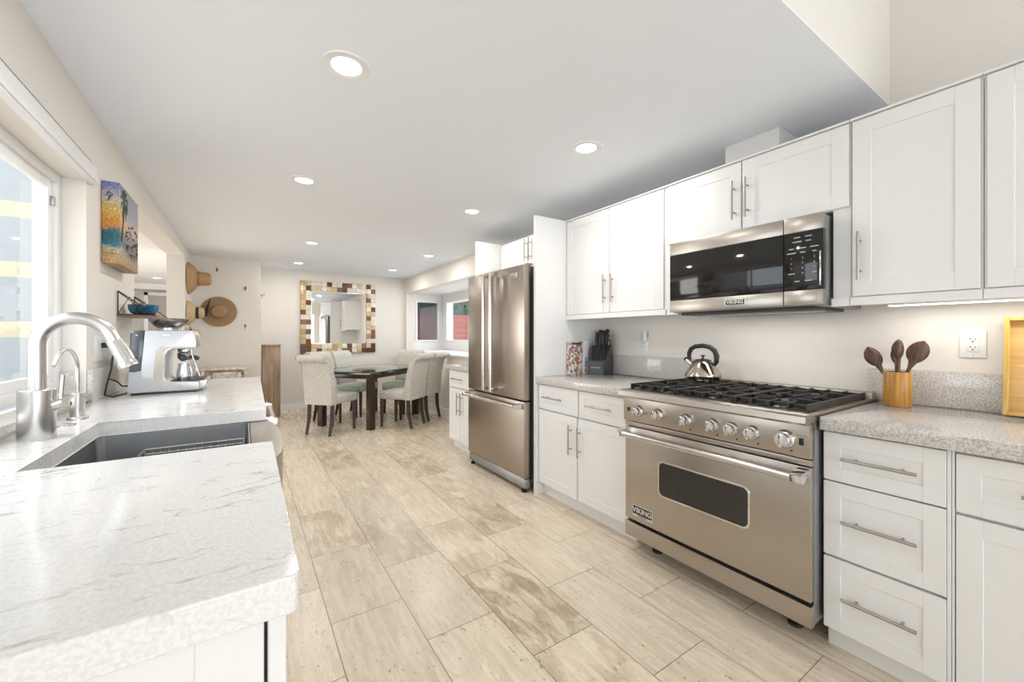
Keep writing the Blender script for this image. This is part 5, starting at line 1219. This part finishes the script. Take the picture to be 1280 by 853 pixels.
def outlet(label, yc, zc, w_, h_, decora=True):
    t = thing('outlet_plate', label, 'outlet', (XR, yc, zc))
    B().box(XR - 0.006, XR, yc - w_ / 2, yc + w_ / 2, zc - h_ / 2, zc + h_ / 2, 0.002).obj('plate', 'plastic', t)
    B().box(XR - 0.0085, XR - 0.006, yc - 0.0175, yc + 0.0175, zc - 0.034, zc + 0.034, 0.001).obj('socket', 'plastic', t)
    b = B()
    for s_ in (-1, 1):
        z = zc + s_ * 0.017
        b.box(XR - 0.0088, XR - 0.0084, yc + 0.004, yc + 0.010, z - 0.001 + 0.003, z + 0.001 + 0.003).box(XR - 0.0088, XR - 0.0084, yc + 0.0055, yc + 0.0075, z - 0.004 + 0.003, z + 0.004 + 0.003).box(XR - 0.0088, XR - 0.0084, yc - 0.008, yc - 0.006, z - 0.001, z + 0.007)
        b.box(XR - 0.0088, XR - 0.0084, yc - 0.0025, yc + 0.0025, z - 0.010, z - 0.005)
    b.obj('slots', 'black', t, smooth=False)
    b = B(); 
    for s_ in (-1, 1): b.tube([(XR - 0.0066, yc, zc + s_ * h_ * .42), (XR - 0.0059, yc, zc + s_ * h_ * .42)], 0.0025, 10)
    b.obj('screws', 'steel_light', t)
outlet('white double outlet plate above the worktop right of the wooden spoons', 0.353, 1.193, 0.076, 0.118)
outlet('small white outlet plate holding a plug-in device left of the kettle', 2.04, 1.16, 0.07, 0.115)
t = thing('night_light', 'white plug-in device on the wall outlet between knife block and kettle', 'plug-in device', (XR, 2.035, 1.22))
B().box(XR - 0.045, XR - 0.0088, 2.008, 2.068, 1.185, 1.268, 0.008, 3).obj('housing', 'plastic', t)
B().box(XR - 0.0462, XR - 0.0452, 2.018, 2.058, 1.195, 1.258, 0.0004).obj('grey_face', pbr('pale_grey_plastic', (0.55, 0.57, 0.60), 0.4, vary=0.01), t)

# spoon holder and spoons
hx, hy, hz = 2.415, 0.580, 0.9125
hx, hy = 2.44, 0.560
t = thing('utensil_holder', 'round bamboo utensil holder in front of the quartz upstand', 'utensil holder', (hx, hy, hz))
B().lathe((hx, hy, hz), [(0.0001, 0), (0.047, 0), (0.049, 0.003), (0.049, 0.150), (0.047, 0.153), (0.043, 0.153), (0.042, 0.15), (0.042, 0.01), (0.0001, 0.01)], 44).obj('cup', 'holder', t)
def spoon(label, base, tip, r, rot, flat=0.25, length=0.10):
    """handle from base towards tip, oval bowl at the tip"""
    t = thing('wooden_spoon', label, 'spoon', base)
    base = Vector(base); tip = Vector(tip); d = (tip - base).normalized()
    view = Vector((0.95, 0.3, 0)).normalized(); side = Matrix.Rotation(rot, 3, d) @ view.cross(d).normalized(); nrm = d.cross(side).normalized()
    b = B(); k = 14; rings_ = []
    L_ = (tip - base).length
    prof = [(0, .006, .006), (L_ * .45, .006, .006), (L_ - length * 1.25, .008, .006)]
    for i in range(9):
        u = i / 8; s_ = math.sin(PI * min(1, u * 0.93 + 0.07)) ** 0.6
        prof.append((L_ - length + u * length, max(.0025, r * s_), max(.0015, r * flat * s_)))
    for (l, w_, th) in prof:
        c = base + d * l; rings_.append([b.bm.verts.new(c + side * (w_ * math.cos(2 * PI * j / k)) + nrm * (th * math.sin(2 * PI * j / k) + (0.25 * (w_ / r) ** 2 * r * (math.cos(2 * PI * j / k) ** 2) if l > L_ - length else 0))) for j in range(k)])
    for a_, c2 in zip(rings_, rings_[1:]):
        for j in range(k): b.bm.faces.new((a_[j], a_[(j + 1) % k], c2[(j + 1) % k], c2[j]))
    b.bm.faces.new(rings_[0]); b.bm.faces.new(list(reversed(rings_[-1])))
    b.obj('spoon_body', 'spoonwood', t, ang=60)
spoon('dark wooden spoon leaning far left out of the holder', (hx, hy - 0.01, hz + 0.02), (hx + 0.015, hy + 0.108, hz + 0.262), 0.032, 0.2, 0.3, 0.095)
spoon('dark wooden spoon with narrow bowl just left of centre in the holder', (hx + 0.01, hy, hz + 0.02), (hx + 0.03, hy + 0.012, hz + 0.272), 0.024, 0.9, 0.4, 0.085)
spoon('tallest dark wooden spoon, seen edge-on in the middle of the holder', (hx - 0.015, hy - 0.005, hz + 0.02), (hx - 0.03, hy - 0.012, hz + 0.300), 0.026, 0.7, 0.55, 0.085)
spoon('broad dark wooden spatula leaning right in the holder', (hx + 0.005, hy + 0.02, hz + 0.02), (hx + 0.03, hy - 0.080, hz + 0.292), 0.037, 0.0, 0.16, 0.10)

# bamboo tray leaning on the wall
t = thing('bamboo_tray', 'honey-coloured bamboo tray standing on edge against the wall at the right', 'tray', (2.49, 0.10, 0.9125))
rt = Matrix.Rotation(math.radians(7), 3, 'Y'); pv = (2.47, 0.1, 0.9185)
ty0, ty1, tz0, tz1 = -0.26, 0.262, 0.9185, 1.303; tx = 2.462
B().box(tx + 0.036, tx + 0.042, ty0 + 0.004, ty1 - 0.004, tz0 + 0.004, tz1 - 0.004, rot=rt, piv=pv).obj('bottom', 'bamboo', t, smooth=False)
b = B()
for y0_, y1_, z0_, z1_ in ((ty0, ty0 + 0.014, tz0, tz1), (ty1 - 0.014, ty1, tz0, tz1), (ty0 + 0.014, ty1 - 0.014, tz0, tz0 + 0.014), (ty0 + 0.014, ty1 - 0.014, tz1 - 0.014, tz1)):
    b.box(tx, tx + 0.044, y0_, y1_, z0_, z1_, 0.0015, 1, rot=rt, piv=pv)
b.obj('rim', 'bamboo_edge', t)
